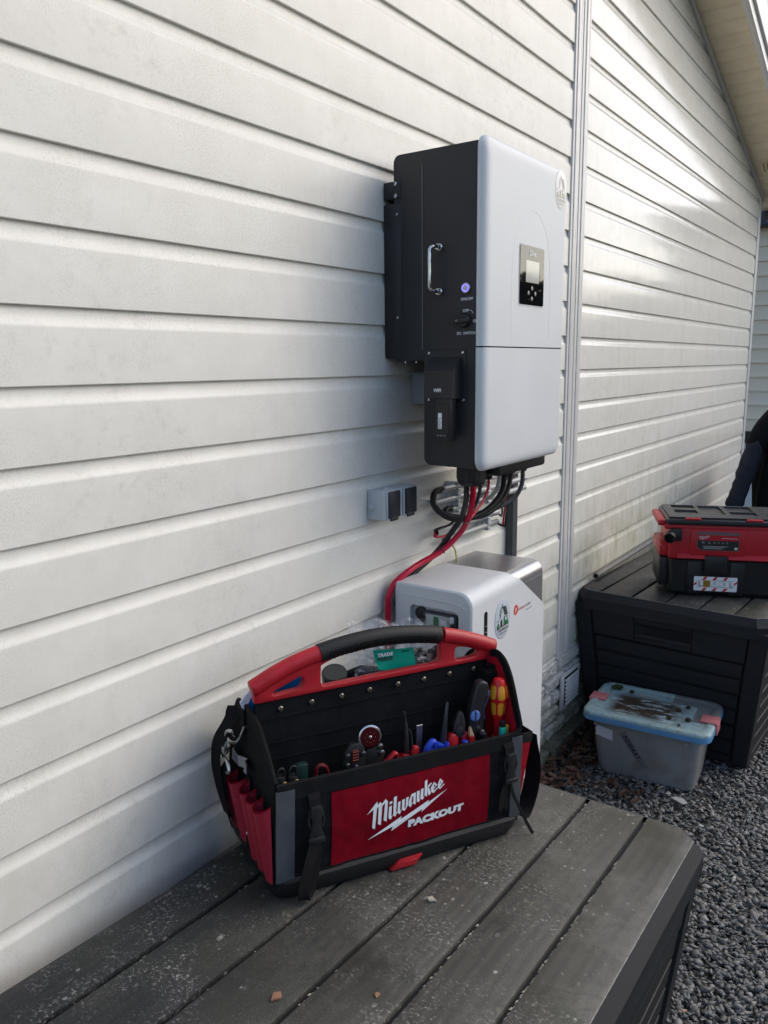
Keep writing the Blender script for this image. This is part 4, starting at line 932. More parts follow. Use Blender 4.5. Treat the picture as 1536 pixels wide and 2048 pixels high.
# ================================================================== OPEN TOOL BAG
th = 0.475; e1 = math.sin(th)*BX + math.cos(th)*BY; e2 = -math.cos(th)*BX + math.sin(th)*BY
TM = frameM((.2437, .878, .5951+.0008), e1, e2, BZ, .94)
W_, D_ = .545, .272
tote = thing('tool_bag', 'open red and black tool bag with a red and black carrying handle', 'tool bag', TM)
def fillpoly(b, outer, holes, y0, y1, bev=0.):
    bm = bmesh.new(); rings = [[bm.verts.new((p[0], y0, p[1])) for p in L] for L in [outer]+holes]
    ed = [bm.edges.new((L[i], L[(i+1) % len(L)])) for L in rings for i in range(len(L))]
    g = bmesh.ops.triangle_fill(bm, use_beauty=True, use_dissolve=False, edges=ed)
    fc = [f for f in g['geom'] if isinstance(f, bmesh.types.BMFace)]
    r = bmesh.ops.extrude_face_region(bm, geom=fc); 
    for v in [v for v in r['geom'] if isinstance(v, bmesh.types.BMVert)]: v.co.y = y1
    bmesh.ops.recalc_face_normals(bm, faces=bm.faces)
    if bev:
        sharp = [e for e in bm.edges if len(e.link_faces) == 2 and e.calc_face_angle(0) > R(60)]
        bmesh.ops.bevel(bm, geom=sharp, offset=bev, segments=2, affect='EDGES', profile=.5)
    b.bm(bm, bev > 0)
# moulded base
b = MB(); lay = []
for (z, i) in ((0, .007), (.004, .001), (.012, -.003), (.030, -.0085), (.038, -.0085), (.043, -.002)):
    lay.append([(x, y, z) for x, y in rr(i, i-.005, W_-i, D_-i, .035, 5)])
n = len(lay[0]); b.add(sum(lay, []), [(i*n+k, i*n+(k+1) % n, (i+1)*n+(k+1) % n, (i+1)*n+k) for i in range(5) for k in range(n)] + [tuple(range(n))[::-1], tuple(5*n+k for k in range(n))], True)
b.obj('base', M_rub, tote)
b = MB(); b.prism([(.232, .003), (.250, .021), (.304, .022), (.288, .003)], -.0155, .006, 'y', .002, 2); b.prism([(.248, .006), (.258, .017), (.290, .0175), (.280, .006)], -.0172, -.012, 'y', .001, 1)
b.obj('base_latch', M_red, tote)
# fabric walls (gently bulged)
def bulge(u, v, amp): return amp*math.sin(math.pi*min(1, max(0, u)))*math.sin(math.pi*min(1, max(0, v))*.9)
def wall(fn, nu, nv, t, name, m, nrm):
    b = MB(); b.grid(lambda u, v: fn(u, v), nu, nv); k = len(b.v); N = Vector(nrm)*t
    b.v += [tuple(Vector(p)+N) for p in b.v]; w2 = nv+1
    b.add([], []); F0 = [tuple(i+k for i in f)[::-1] for f in b.f]; b.f += F0; b.mi += [0]*len(F0); b.sm += [True]*len(F0)
    brd = [i*w2 for i in range(nu+1)] + [nu*w2+j for j in range(1, nv+1)] + [i*w2+nv for i in range(nu-1, -1, -1)] + [j for j in range(nv-1, 0, -1)]
    fs = [(brd[i], brd[(i+1) % len(brd)], brd[(i+1) % len(brd)]+k, brd[i]+k) for i in range(len(brd))]
    b.f += fs; b.mi += [0]*len(fs); b.sm += [False]*len(fs)
    return b.obj(name, m, tote, auto=50)
HF = .224
def frontY(a, c):
    u = a/W_; v = (c-.03)/(HF-.03)
    return -.004 - .007*math.sin(math.pi*min(1, max(0, u)))*math.sin(math.pi*min(1, max(0, v))) + .0022*mnoise.noise(Vector((a*14, c*12, 0))) + .0012*mnoise.noise(Vector((a*45+c*20, c*30, 3)))
def frow(u, v):
    a = u*W_; c = .028+v*(HF-.028) + .012*max(0, u-.97)/.03*v
    return (a, frontY(a, c), c)
wall(frow, 90, 40, .006, 'front_wall', FB, (0, 1, 0))
def onfront(a, c, d): return (a, frontY(a, c)-d, c)
def patch(a0, a1, c0, c1, d, name, m, par, nu=60, nv=24, top=None):
    b = MB()
    def fn(u, v):
        a = a0+(a1-a0)*u; lo = c0; hi = c1 if top is None else c1+top*u
        return onfront(a, lo+(hi-lo)*v, d)
    b.grid(fn, nu, nv)
    # turned edge
    E_ = [fn(i/nu, 0) for i in range(nu+1)] + [fn(1, j/nv) for j in range(1, nv+1)] + [fn(1-i/nu, 1) for i in range(1, nu+1)] + [fn(0, 1-j/nv) for j in range(1, nv)]
    k = len(E_); b.add(E_+[(p[0], p[1]+d*.9, p[2]) for p in E_], [(i, (i+1) % k, k+(i+1) % k, k+i) for i in range(k)])
    return b.obj(name, m, par, recalc=False)
rp = patch(.107, .464, .046, .192, .0022, 'red_panel', FR, tote, top=.004)
b = MB(); logo(b, lambda u, v, l: onfront(u, v, l), .0036); b.obj('script_logo', M_txt, rp, recalc=False)
b = MB()
for h in HOLES: b.add([onfront(u, v, .0050) for u, v in h], [(0, 1, 2)])
b.obj('logo_counter', FR, rp, recalc=False)
b = MB(); b.text('PACKOUT', (.2695, 0, .0862), (1, 0, 0), (0, 0, 1), .0192, .0015, 1.05, sx=1.22)
xs = [p[0] for p in b.v]; kx = (.3985-.2695)/(max(xs)-min(xs)); x0_ = min(xs)
b.v = [onfront(.2695+(p[0]-x0_)*kx, p[2]+(p[0]-x0_)*.055, .0036) for p in b.v]; b.obj('logo_text', M_txt, rp, recalc=False)
patch(0.002, W_-.002, .196, HF-.001, .0030, 'top_hem', FB2, tote, 80, 4)
patch(0.002, W_-.002, .034, .047, .0026, 'bottom_hem', FB2, tote, 80, 3)
patch(-.0015, .034, .040, HF-.008, .0042, 'corner_webbing', FG, tote, 6, 30)
patch(.520, .546, .040, HF-.004, .0042, 'corner_webbing', FG, tote, 6, 30)
# piping along the top edge of the front wall
b = MB(); b.tube([(a, frontY(a, HF)+.002, HF+.012*max(0, a/W_-.97)/.03) for a in [W_*i/60 for i in range(61)]], .0045, 8); b.obj('top_piping', FB2, tote)
# side walls with high peaks
SL = [(.0, .03), (-.002, .228), (.015, .242), (.05, .274), (.095, .304), (.155, .315), (.205, .312), (.220, .304), (.248, .262), (.269, .215), (.272, .19), (.272, .03)]
SRt = [(.0, .03), (-.002, .240), (.012, .272), (.035, .325), (.058, .358), (.085, .372), (.118, .368), (.190, .345), (.235, .29), (.268, .235), (.272, .03)]
b = MB(); b.prism(SL, -.004, .004, 'x', .0015, 1); b.obj('side_wall', FB, tote)
b = MB(); b.prism(SRt, W_-.004, W_+.004, 'x', .0015, 1); b.obj('side_wall', FB, tote)
b = MB(); b.prism([(.007, .05)] + [(p[0]+(.008 if p[0] < .06 else (-.008 if p[0] > .2 else 0)), p[1]-.009) for p in SRt[1:-1]] + [(.264, .05)], W_-.0065, W_-.0045, 'x'); b.obj('side_lining', FR3, tote)
for S_, x in ((SL, 0), (SRt, W_)):
    b = MB(); b.tube(smooth_path([(x, p[0], p[1]+.001) for p in S_[1:-1]], 4), .0048, 8); b.obj('edge_binding', FB2, tote)
b = MB(); b.box((.002, D_-.006, .03), (W_-.002, D_, .232), .001, 1); b.obj('back_wall', FB, tote)
b = MB(); b.box((.004, .004, .042), (W_-.004, D_-.004, .052)); b.obj('inner_floor', FB, tote)
# divider with handle
DV = .122
b = MB(); b.grid(lambda u, v: (.003+u*(W_-.006), DV-.004 + .003*mnoise.noise(Vector((u*9, v*6, 5))), .05+v*(.300-.0)*1.0 + v*(-.002+.014*u)), 50, 24)
b.grid(lambda u, v: (.003+u*(W_-.006), DV+.004, .05+v*.300 + v*(-.002+.014*u)), 4, 2); b.obj('divider', FB, tote, recalc=False)
b = MB()
for h0, s in ((.306, .012), (.235, .006), (.262, .008)):
    pass
for (c0, c1) in ((.302, .316), (.252, .262), (.218, .226)): b.tube([(a, DV-.0062, c0+(c1-c0)*a/W_) for a in (.006, .18, .36, .538)], .0011, 5)
b.obj('divider_seams', FB2, tote)
spine = [(-.002, .366), (.04, .387), (.085, .4045), (.135, .4175), (.19, .4275), (.25, .4335), (.31, .4330), (.37, .4270), (.42, .4185), (.47, .406), (.515, .391), (.5535, .376)]
sp_ = smooth_path([(x, DV, z) for x, z in spine], 6)
w1 = [(.036, .3560), (.060, .366), (.092, .3785), (.098, .377), (.101, .371), (.0975, .3585), (.092, .3545), (.041, .3490), (.036, .3515)]
w2 = [(.137, .395), (.1365, .362), (.139, .3545), (.146, .3515), (.27, .3565), (.400, .3605), (.409, .3635), (.4135, .371), (.4125, .406), (.36, .421), (.27, .4255), (.2, .419)]
w3 = [(.4555, .390), (.450, .386), (.4495, .3665), (.4525, .361), (.459, .3595), (.498, .3615), (.510, .3665), (.5125, .3725), (.507, .3785), (.48, .386)]
outer = [(.0, .3375), (.27, .345), (.547, .3515), (.5515, .358), (.5535, .376)] + [(x, z) for x, z in spine[::-1][1:-1]] + [(-.002, .366)]
b = MB(); fillpoly(b, outer, [w1, w2, w3], DV-.009, DV+.009, .0022); b.obj('handle_frame', M_red, tote, auto=50)
def seg(a0, a1): return [p for p in sp_ if a0-1e-4 <= p.x <= a1+1e-4]
def tub(name, a0, a1, r, m, cap=False):
    P = seg(a0, a1); b = MB(); b.ks = (1.0, .92); rs = [r]*len(P)
    if cap == 'L': P = [P[0]+Vector((-.003, 0, -.001))] + P; rs = [r*.8] + rs
    if cap == 'R': P = P + [P[-1]+Vector((.003, 0, -.001))]; rs = rs + [r*.8]
    b.tube(P, rs, 24, flat=(0, 0, 1)); return b.obj(name, m, tote, auto=50)
tub('handle_tube', -.003, .137, .0172, M_red, 'L'); tub('handle_tube', .415, .556, .0172, M_red, 'R')
gr = tub('handle_grip', .133, .4195, .0190, M_rub)
b = MB()
for i in range(46):
    t = .155+i*.0054; P = min(sp_, key=lambda p: abs(p.x-t)); P = Vector((t, DV, P.z))
    b.tube([P+Vector((0, .0196*math.sin(R(q)), .0178*math.cos(R(q)))) for q in range(-165, -75, 12)], .0015, 5)
b.obj('grip_ribs', M_rub, gr)
M_riv = mat('aged_rivet', (.22, .19, .15), .35, .9, var=.3, vscale=200)
for a, c in ((.502, .341), (.439, .339), (.375, .337), (.312, .336), (.246, .3345), (.183, .332), (.118, .3300), (.053, .3275)):
    b = MB(); b.lathe([(.0058, 0), (.0056, .0012), (.004, .0028), (.001, .0034)], (a, DV-.0055, c-.008), (0, -1, 0), 16); b.obj('rivet', M_riv, tote)
b = MB(); b.box((W_-.034, DV-.045, .305), (W_-.0067, DV-.006, .335), .001, 1); b.box((W_-.009, .085, .268), (W_-.0066, .112, .346), .001, 1); b.obj('corner_tab', FB2, tote)
b = MB(); b.lathe([(.004, 0), (.003, .002), (.001, .003)], (W_-.009, .097, .322), (-1, 0, 0), 14); b.obj('rivet', M_chr, tote)
# front buckles with webbing
def buckle(a, c0, c1, loop):
    w = .0125
    bb = MB(); bb.strap([onfront(a, c1+.004, .003), onfront(a+.001, c1-.006, .008), onfront(a+.001, c1-.020, .010)], .023, .002, (1, 0, 0)); o = bb.obj('buckle', FB2, tote)
    bb = MB(); H = c1-.014-c0; z = c1-.014
    P = lambda x, zz, d: (a+x+.001, frontY(a, .15)-d, zz)
    bb.prism([(a-.0125, z-H*.28), (a-.009, z-H*.02), (a+.011, z-H*.02), (a+.0145, z-H*.28), (a+.010, z-H*.38), (a+.012, z-H*.72), (a+.015, z-H*.80), (a+.015, z-H), (a-.013, z-H), (a-.013, z-H*.80), (a-.010, z-H*.72), (a-.008, z-H*.38)], frontY(a, .15)-.017, frontY(a, .15)-.008, 'y', .002, 2)
    bb.box((a-.015, frontY(a, .15)-.021, z-H*1.02), (a+.017, frontY(a, .15)-.006, z-H*.86), .003, 2)
    bb.tube([(a-.011, frontY(a, .15)-.012, z-H*.10), (a-.0145, frontY(a, .15)-.013, z-H*.40), (a-.011, frontY(a, .15)-.013, z-H*.62)], .0022, 6)
    bb.tube([(a+.013, frontY(a, .15)-.012, z-H*.10), (a+.0165, frontY(a, .15)-.013, z-H*.40), (a+.013, frontY(a, .15)-.013, z-H*.62)], .0022, 6)
    bb.obj('buckle_body', M_blk, o)
    bb = MB(); bb.strap(smooth_path(loop, 6), .021 if a < .3 else .016, .0018, (1, .15, .0)); bb.obj('webbing_tail', FB2, o)
fy = -.004
buckle(.070, .113, .197, [(.071, fy-.012, .122), (.066, fy-.020, .108), (.052, fy-.030, .080), (.040, fy-.034, .045), (.040, fy-.032, .022), (.047, fy-.024, .012), (.060, fy-.018, .024), (.070, fy-.016, .060), (.074, fy-.013, .100), (.073, fy-.008, .125)])
buckle(.509, .130, .207, [(.513, fy-.012, .140), (.498, fy-.016, .125), (.488, fy-.018, .100), (.490, fy-.016, .075), (.501, fy-.012, .070), (.508, fy-.010, .095), (.512, fy-.009, .135)])
b = MB(); b.strap(smooth_path([(.514, fy-.010, .128), (.520, fy-.014, .100), (.534, fy-.018, .070), (.552, fy-.020, .035), (.566, fy-.022, .010), (.570, fy-.024, .004)], 6), .007, .002, (1, .2, .4)); b.obj('strap_tail', FB2, tote)
# left side: pleated red pockets
def pleats(ya, yb, za, zb, n, name, amp=.024, zlow=.04, zt=None):
    b = MB(); nu, nv = 120, 14
    def fn(u, v):
        y = ya+(yb-ya)*u; s = .5-.5*math.cos(2*math.pi*n*u); s = s**.8
        top = za+(zb-za)*u - (0 if not zt else zt*s)
        z = zlow+(top-zlow)*v
        return (-.0055-amp*s*(.25+.75*v)-.004*v, y-.0088*math.sin(2*math.pi*n*u)*(.2+.8*v), z)
    b.grid(fn, nu, nv); b.add([], [])
    top = [fn(i/nu, 1) for i in range(nu+1)]; o = b.obj(name, FR2, tote, recalc=False)
    bb = MB(); bb.tube(top, .0014, 5); bb.obj('pocket_rim', FR, o)
pleats(-.001, .118, .188, .184, 3, 'pocket', .026, .036, .010)
pleats(.136, .252, .182, .168, 2, 'pocket', .028, .042, .012)
b = MB(); b.box((-.012, .118, .036), (-.004, .136, .19), .003, 2); b.obj('pocket_divider_strip', FB2, tote)
b = MB(); b.lathe([(.0045, 0), (.003, .002)], (-.012, .127, .072), (-1, 0, 0), 12); b.obj('rivet', M_chr, tote)
# D ring, snap hook, metal tape clip, strap
M_ck = mat('worn_chrome', (.60, .60, .58), .26, 1., var=.15, vscale=150)
b = MB(); b.box((-.0095, .155, .262), (-.004, .205, .312), .002, 1); b.lathe([(.005, 0), (.003, .002)], (-.0095, .176, .290), (-1, 0, 0), 12); b.obj('ring_patch', FB2, tote)
b = MB(); b.tube(smooth_path([(-.014, .219, .283), (-.016, .230, .262), (-.020, .231, .244), (-.022, .218, .233), (-.022, .197, .234), (-.020, .170, .243), (-.017, .150, .262), (-.013, .135, .288)], 6), .0030, 10); b.obj('ring', M_ck, tote)
b = MB(); b.tube(smooth_path([(-.022, .170, .256), (-.032, .160, .272), (-.036, .176, .266), (-.034, .192, .248), (-.032, .200, .230)], 6), .0036, 10)
b.tube(smooth_path([(-.036, .214, .242), (-.036, .208, .252), (-.036, .196, .240), (-.036, .206, .222), (-.036, .204, .206), (-.035, .180, .200), (-.034, .168, .185), (-.034, .186, .176)], 6), .0036, 10); hk = b.obj('snap_hook', M_ck, tote)
b = MB(); b.lathe([(.008, 0), (.009, .010), (.006, .020)], (-.034, .190, .232), (.0, .35, -1), 14); b.obj('hook_swivel', M_ck, hk)
b = MB(); P = [(-.010, .205, .212), (-.018, .200, .207), (-.018, .160, .209), (-.011, .140, .212), (-.011, .128, .214), (-.018, .122, .214), (-.018, .108, .214)]
b.strap(P, .022, .0018, (0, -.35, 1)); b.obj('tape_clip', M_stl, tote)
b = MB(); b.strap(smooth_path([(-.030, .200, .185), (-.036, .205, .165), (-.034, .205, .13), (-.030, .205, .09), (-.020, .21, .05)], 6), .026, .002, (0, .85, .35)); b.obj('shoulder_strap', FB2, tote)
b = MB(); b.strap(smooth_path([(-.006, .215, .300), (-.020, .196, .285), (-.038, .194, .258), (-.046, .212, .225), (-.047, .220, .190), (-.045, .214, .155), (-.038, .208, .115), (-.025, .215, .07)], 6), .034, .002, (.25, -1, -.3)); b.obj('shoulder_strap', FB2, tote)
# right side: outer pocket and hanging strap loop
b = MB(); y0p, y1p = .004, .20
b.add([(W_+.005, y0p, .045), (W_+.005, y1p, .045), (W_+.072, y1p-.02, .185), (W_+.060, y0p+.030, .190), (W_+.005, y0p, .205), (W_+.005, y1p, .205), (W_+.012, y0p, .05)],
      [(0, 1, 2, 3), (0, 3, 4), (1, 5, 2)]); ep = b.obj('outer_pocket', FR, tote, recalc=False)
b = MB(); b.strap([(W_+.006, y0p, .208), (W_+.060, y0p+.030, .190), (W_+.073, y1p-.02, .184)], .022, .003, (0, -.2, 1)); b.obj('pocket_rim', FB2, ep)
b = MB(); b.strap(smooth_path([(W_+.060, .045, .196), (W_+.072, .055, .170), (W_+.086, .060, .13), (W_+.090, .060, .09), (W_+.080, .055, .05), (W_+.060, .045, .022), (W_+.036, .030, .014), (W_+.012, .015, .030)], 6), .038, .002, (.25, -.55, .0)); b.obj('strap_loop', FB2, tote)

# ------------------------------------------------------------------ things in the bag (own top-level objects, in the bag's frame)
def put(b, name, m, lb=None, cat=None, parent=None, **k):
    o = b.obj(name, m, parent, **k)
    if parent is None: o.matrix_world = TM
    return tag(o, lb, cat)
def holder(name, lb, cat): return thing(name, lb, cat, TM)
YT = .050
# ratchet crimper
t = holder('crimping_pliers', 'black crimping pliers with a reddish die, leftmost metal tool in the bag', 'pliers')
b = MB(); b.prism([(.150, .12), (.152, .205), (.158, .236), (.170, .252), (.190, .252), (.202, .238), (.204, .205), (.196, .12)], YT-.006, YT+.006, 'y', .002, 2); b.obj('head', M_blk, t)
b = MB(); b.prism([(.171, .216), (.173, .240), (.186, .241), (.188, .216)], YT-.0085, YT-.005, 'y', .001, 1)
for i in range(4): b.box((.172, YT-.0105, .2185+i*.0055), (.1865, YT-.008, .2215+i*.0055), .001, 1)
b.obj('die', mat('oxide_red_die', (.10, .018, .012), .4, .4), t)
for (x, z) in ((.163, .231), (.197, .230), (.163, .212), (.181, .205)): b = MB(); b.lathe([(.0055, 0), (.005, .003), (.003, .0042)], (x, YT-.006, z), (0, -1, 0), 14); b.obj('bolt', M_dst, t)
# wheel style stripper with red handle
t = holder('wire_stripper', 'wire stripping tool with a round maroon disc and curved red handle', 'wire stripper')
b = MB(); b.lathe([(.0225, 0), (.0235, .002), (.0235, .012), (.021, .013)], (.216, YT+.010, .257), (-.18, -1, .12), 32); b.obj('disc_rim', M_chr, t)
b = MB(); b.lathe([(.0205, .0125), (.0200, .0145), (.006, .0148)], (.216, YT+.010, .257), (-.18, -1, .12), 32); d_ = b.obj('disc', mat('maroon_steel', (.12, .012, .014), .25, .7), t)
b = MB(); n_ = Vector((-.18, -1, .12)).normalized(); ea = n_.orthogonal().normalized(); eb = n_.cross(ea); c0 = Vector((.216, YT+.010, .257))+n_*.0149
for i in range(8): b.lathe([(.0009, 0), (.0009, .0003)], c0+ea*.010*math.cos(i*.785)+eb*.010*math.sin(i*.785), n_, 8)
b.lathe([(.0035, 0), (.002, .002)], c0, n_, 12); b.obj('disc_marks', M_stl, d_)
b = MB(); b.prism([(.198, .12), (.200, .225), (.214, .238), (.236, .232), (.247, .214), (.248, .12)], YT-.002, YT+.010, 'y', .002, 2); b.obj('body', M_blk, t)
for (x, z) in ((.236, .236), (.240, .222)): b = MB(); b.lathe([(.006, 0), (.0055, .004), (.003, .005)], (x, YT-.002, z), (0, -1, 0), 14); b.obj('bolt', M_stl, t)
b = MB(); b.ks = (1, .55); b.tube(smooth_path([(.240, YT-.006, .196), (.252, YT-.008, .206), (.266, YT-.008, .217), (.272, YT-.006, .207), (.270, YT-.004, .17), (.262, YT, .12)], 5), .0068, 12, flat=(0, 1, 0)); b.obj('handle', M_red, t)
# needle nose pliers
t = holder('needle_pliers', 'dark needle nose pliers standing tip up with red grips', 'pliers')
b = MB(); b.ks = (1, .7); b.tube(smooth_path([(.297, YT+.004, .19), (.298, YT+.003, .225), (.297, YT+.003, .255), (.294, YT+.002, .280), (.291, YT, .296)], 5), [.0085, .0086, .0086, .0086, .0082, .008, .0078, .0075, .007, .0066, .006, .0056, .0052, .0048, .0044, .004, .0036, .0032, .003, .003, .003][:21], 10, flat=(0, 1, 0)); b.obj('jaw', M_dst, t)
b = MB(); b.ks = (1, .6); P = smooth_path([(.310, YT+.006, .19), (.3115, YT+.005, .225), (.309, YT+.005, .246), (.303, YT+.005, .256)], 5); b.tube(P, [.006-.0002*i for i in range(len(P))], 10, flat=(0, 1, 0)); b.obj('jaw', M_dst, t)
for (x, z) in ((.294, .204), (.318, .214)): b = MB(); b.prism([(x-.010, .12), (x-.011, z-.006), (x-.004, z+.004), (x+.008, z+.003), (x+.011, .12)], YT-.006, YT+.008, 'y', .003, 2); b.obj('grip', M_red, t)
# flat blade
t = holder('flat_screwdriver', 'flat steel blade with a square end standing between pliers and blue cutter', 'screwdriver')
b = MB(); b.prism([(.327, .12), (.328, .215), (.3265, .256), (.3415, .256), (.340, .215), (.341, .12)], YT+.010, YT+.0125, 'y', .0006, 1); b.obj('blade', M_stl, t)
# blue cable knife / cutter
t = holder('cable_cutter', 'bright blue cable stripper showing just above the red panel of the bag', 'cable stripper')
M_blu = mat('blue_plastic', (.018, .06, .52), .38, var=.1)
b = MB(); P = smooth_path([(.336, YT-.012, .150), (.335, YT-.014, .200), (.341, YT-.014, .218), (.354, YT-.012, .226), (.3575, YT-.010, .205), (.357, YT-.008, .15)], 5); b.ks = (1, .9); b.tube(P, .0072, 10, flat=(0, 1, 0)); b.box((.338, YT-.016, .14), (.356, YT-.006, .214), .004, 2); b.obj('clamp', M_blu, t)
b = MB(); b.prism([(.361, .14), (.361, .219), (.364, .2225), (.378, .2155), (.381, .205), (.387, .2185), (.392, .216), (.392, .14)], YT-.016, YT-.002, 'y', .0025, 2)
for i in range(3): b.box((.363+i*.006, YT-.018, .200), (.3655+i*.006, YT-.014, .219-i*.002), .001, 1)
b.obj('body', M_blu, t)
b = MB(); b.lathe([(.0065, .14), (.0065, .2125), (.0055, .214)], (.4305, YT-.014, 0), (0, 0, 1), 12); put(b, 'blue_pen', M_blu, 'thin blue tool end peeping out right below the side cutters', 'tool')
# scriber
t = holder('scriber', 'long dark tapering spike standing tallest in the middle of the bag', 'scriber')
b = MB(); b.tube([(.385, YT+.002, .15), (.3862, YT+.002, .215), (.3905, YT+.002, .262), (.3935, YT+.002, .294), (.3945, YT+.002, .299)], [.0078, .0076, .0048, .0034, .0012], 12); b.obj('shaft', mat('gunmetal', (.06, .07, .08), .3, .6), t)
# side cutters
t = holder('side_cutters', 'side cutting pliers with a pointed dark head and red handles', 'pliers')
b = MB(); b.prism([(.408, .222), (.4075, .240), (.411, .256), (.418, .269), (.4238, .277), (.4240, .222)], YT-.006, YT+.006, 'y', .002, 2); b.obj('jaw', M_dst, t)
b = MB(); b.prism([(.4244, .222), (.4242, .277), (.430, .270), (.4355, .258), (.4375, .240), (.4365, .222)], YT-.005, YT+.007, 'y', .002, 2); b.obj('jaw', M_dst, t)
b = MB(); b.lathe([(.0115, 0), (.0115, .003), (.004, .0042)], (.4225, YT-.006, .232), (0, -1, 0), 20); b.obj('pivot', M_dst, t)
b = MB(); b.prism([(.393, .12), (.394, .218), (.400, .229), (.409, .2305), (.419, .222), (.418, .12)], YT-.009, YT+.007, 'y', .0035, 3); b.obj('grip', M_red, t)
b = MB(); b.prism([(.4265, .12), (.4265, .221), (.436, .229), (.4455, .225), (.449, .215), (.449, .12)], YT-.009, YT+.007, 'y', .0035, 3); b.obj('grip', M_red, t)
# carpenter pencil
t = holder('carpenter_pencil', 'red carpenter pencil with a bare wooden tip between side cutters and knife', 'pencil')
b = MB(); b.prism([(.441, .12), (.4405, .222), (.443, .219), (.4455, .224), (.4485, .219), (.4525, .222), (.4545, .213), (.454, .12)], YT-.017, YT-.010, 'y', .001, 1); b.obj('body', mat('pencil_red', (.42, .012, .015), .3), t)
b = MB(); b.prism([(.4410, .2215), (.4395, .2385), (.4425, .2425), (.4475, .232), (.4520, .2215), (.4485, .2195), (.4455, .2235), (.443, .2195)], YT-.0165, YT-.0108, 'y', .0006, 1); b.obj('tip', mat('bare_wood', (.50, .33, .20), .7, var=.2, vscale=300), t)
# utility knife
t = holder('cable_knife', 'black curved cable knife handle with a light blue thumb disc', 'knife')
M_kn = mat('knife_black', (.016, .017, .020), .38, bump=.2, bscale=600); M_lb = mat('light_blue_plastic', (.10, .19, .50), .4)
b = MB(); b.prism([(.452, .12), (.450, .215), (.4475, .240), (.4465, .262), (.452, .290), (.460, .318), (.466, .331), (.478, .334), (.490, .328), (.4935, .318), (.491, .300), (.484, .282), (.480, .268), (.484, .245), (.483, .22), (.482, .12)], YT-.008, YT+.014, 'y', .0055, 3); b.obj('handle', M_kn, t)
b = MB(); b.lathe([(.0118, 0), (.0116, .003), (.009, .0045)], (.4575, YT-.008, .261), (0, -1, 0), 26); dd = b.obj('thumb_disc', M_lb, t)
b = MB(); b.box((.4555, YT-.0140, .246), (.4578, YT-.0120, .274), .0004, 1); b.obj('blade_edge', M_dst, dd)
b = MB(); b.ks = (1, .6); b.tube(smooth_path([(.4925, YT+.002, .308), (.497, YT+.001, .300), (.494, YT+.001, .287), (.486, YT+.001, .270), (.4865, YT+.001, .255), (.489, YT+.001, .245)], 5), .0026, 8, flat=(0, 1, 0)); b.box((.4905, YT-.003, .296), (.4985, YT+.006, .308), .002, 2); b.obj('belt_clip', mat('dusty_blue_plastic', (.07, .09, .20), .4), t)
# pen torch
t = holder('pen_torch', 'small black pen torch with a chrome end leaning in front of the knife', 'torch')
b = MB(); b.tube([(.478, YT-.016, .15), (.4755, YT-.016, .205), (.4725, YT-.016, .2245)], .0088, 14)
for i in range(3): b.tube([(.4768-i*.0012, YT-.016, .196+i*.007), (.4766-i*.0012, YT-.016, .199+i*.007)], .0094, 14)
b.obj('tube', M_blk, t)
b = MB(); b.tube([(.4725, YT-.016, .2245), (.4715, YT-.016, .2295), (.4713, YT-.016, .231)], [.0066, .0062, .003], 14); b.obj('lens_end', M_chr, t)
# insulated screwdriver
t = holder('insulated_screwdriver', 'chunky red and yellow insulated screwdriver handle by the red lining', 'screwdriver')
prof = [(.0085, .200), (.0085, .222), (.0098, .236), (.0128, .246), (.0148, .256), (.0158, .268), (.0166, .276), (.0196, .285), (.0206, .292), (.0196, .302), (.0166, .312), (.0148, .318), (.0138, .3235), (.0108, .3285), (.005, .3310)]
b = MB(); b.lathe(prof, (.524, YT+.002, 0), (.0, 0, 1), 36); b.obj('handle', mat('screwdriver_red', (.58, .012, .018), .3), t)
M_yel = mat('screwdriver_yellow', (.72, .30, .02), .42)
def rad(z):
    for i in range(len(prof)-1):
        if prof[i][1] <= z <= prof[i+1][1]: q = (z-prof[i][1])/(prof[i+1][1]-prof[i][1]); return prof[i][0]+(prof[i+1][0]-prof[i][0])*q
    return .01
for (z0, z1) in ((.286, .3175), (.250, .281)):
    for k in range(6):
        bb = MB(); a0 = k*math.pi/3 + .25
        def fn(u, v):
            z = z0+(z1-z0)*v; q = abs(2*v-1); hw = .40*math.sqrt(max(0.0, 1-max(0, (q-.55)/.45)**2)) if q > .55 else .40
            a = a0 + (2*u-1)*hw; r = rad(z)+.0006
            return (.524+r*math.cos(a), YT+.002+r*math.sin(a), z)
        bb.grid(fn, 6, 14); bb.obj('grip_inlay', M_yel, t, recalc=False)
b = MB(); b.lathe([(.0095, .1995), (.0095, .2015)], (.524, YT+.002, 0), (0, 0, 1), 20); b.obj('collar', M_yel, t)
t = holder('marker_pen', 'teal marker with a black cap in front of the red and yellow screwdriver', 'marker')
b = MB(); b.box((.5115, YT-.030, .12), (.5245, YT-.020, .2315), .002, 2); b.obj('barrel', mat('teal_plastic', (.02, .46, .36), .35), t)
b = MB(); b.box((.5125, YT-.0285, .2312), (.5235, YT-.0195, .2455), .0015, 2); b.obj('cap', M_blk, t)
b = MB(); b.lathe([(.0052, .12), (.0052, .2300), (.0046, .2318), (.001, .2320)], (.5285, YT-.020, 0), (0, 0, 1), 8); b.v = [(p[0]+.0035, p[1], p[2]) for p in b.v]; put(b, 'yellow_pencil', mat('olive_yellow', (.50, .42, .03), .4), 'yellow stick in the right front corner of the bag', 'pencil')
t = holder('test_plug', 'black plug block with two small yellow tips in the left front corner of the bag', 'plug')
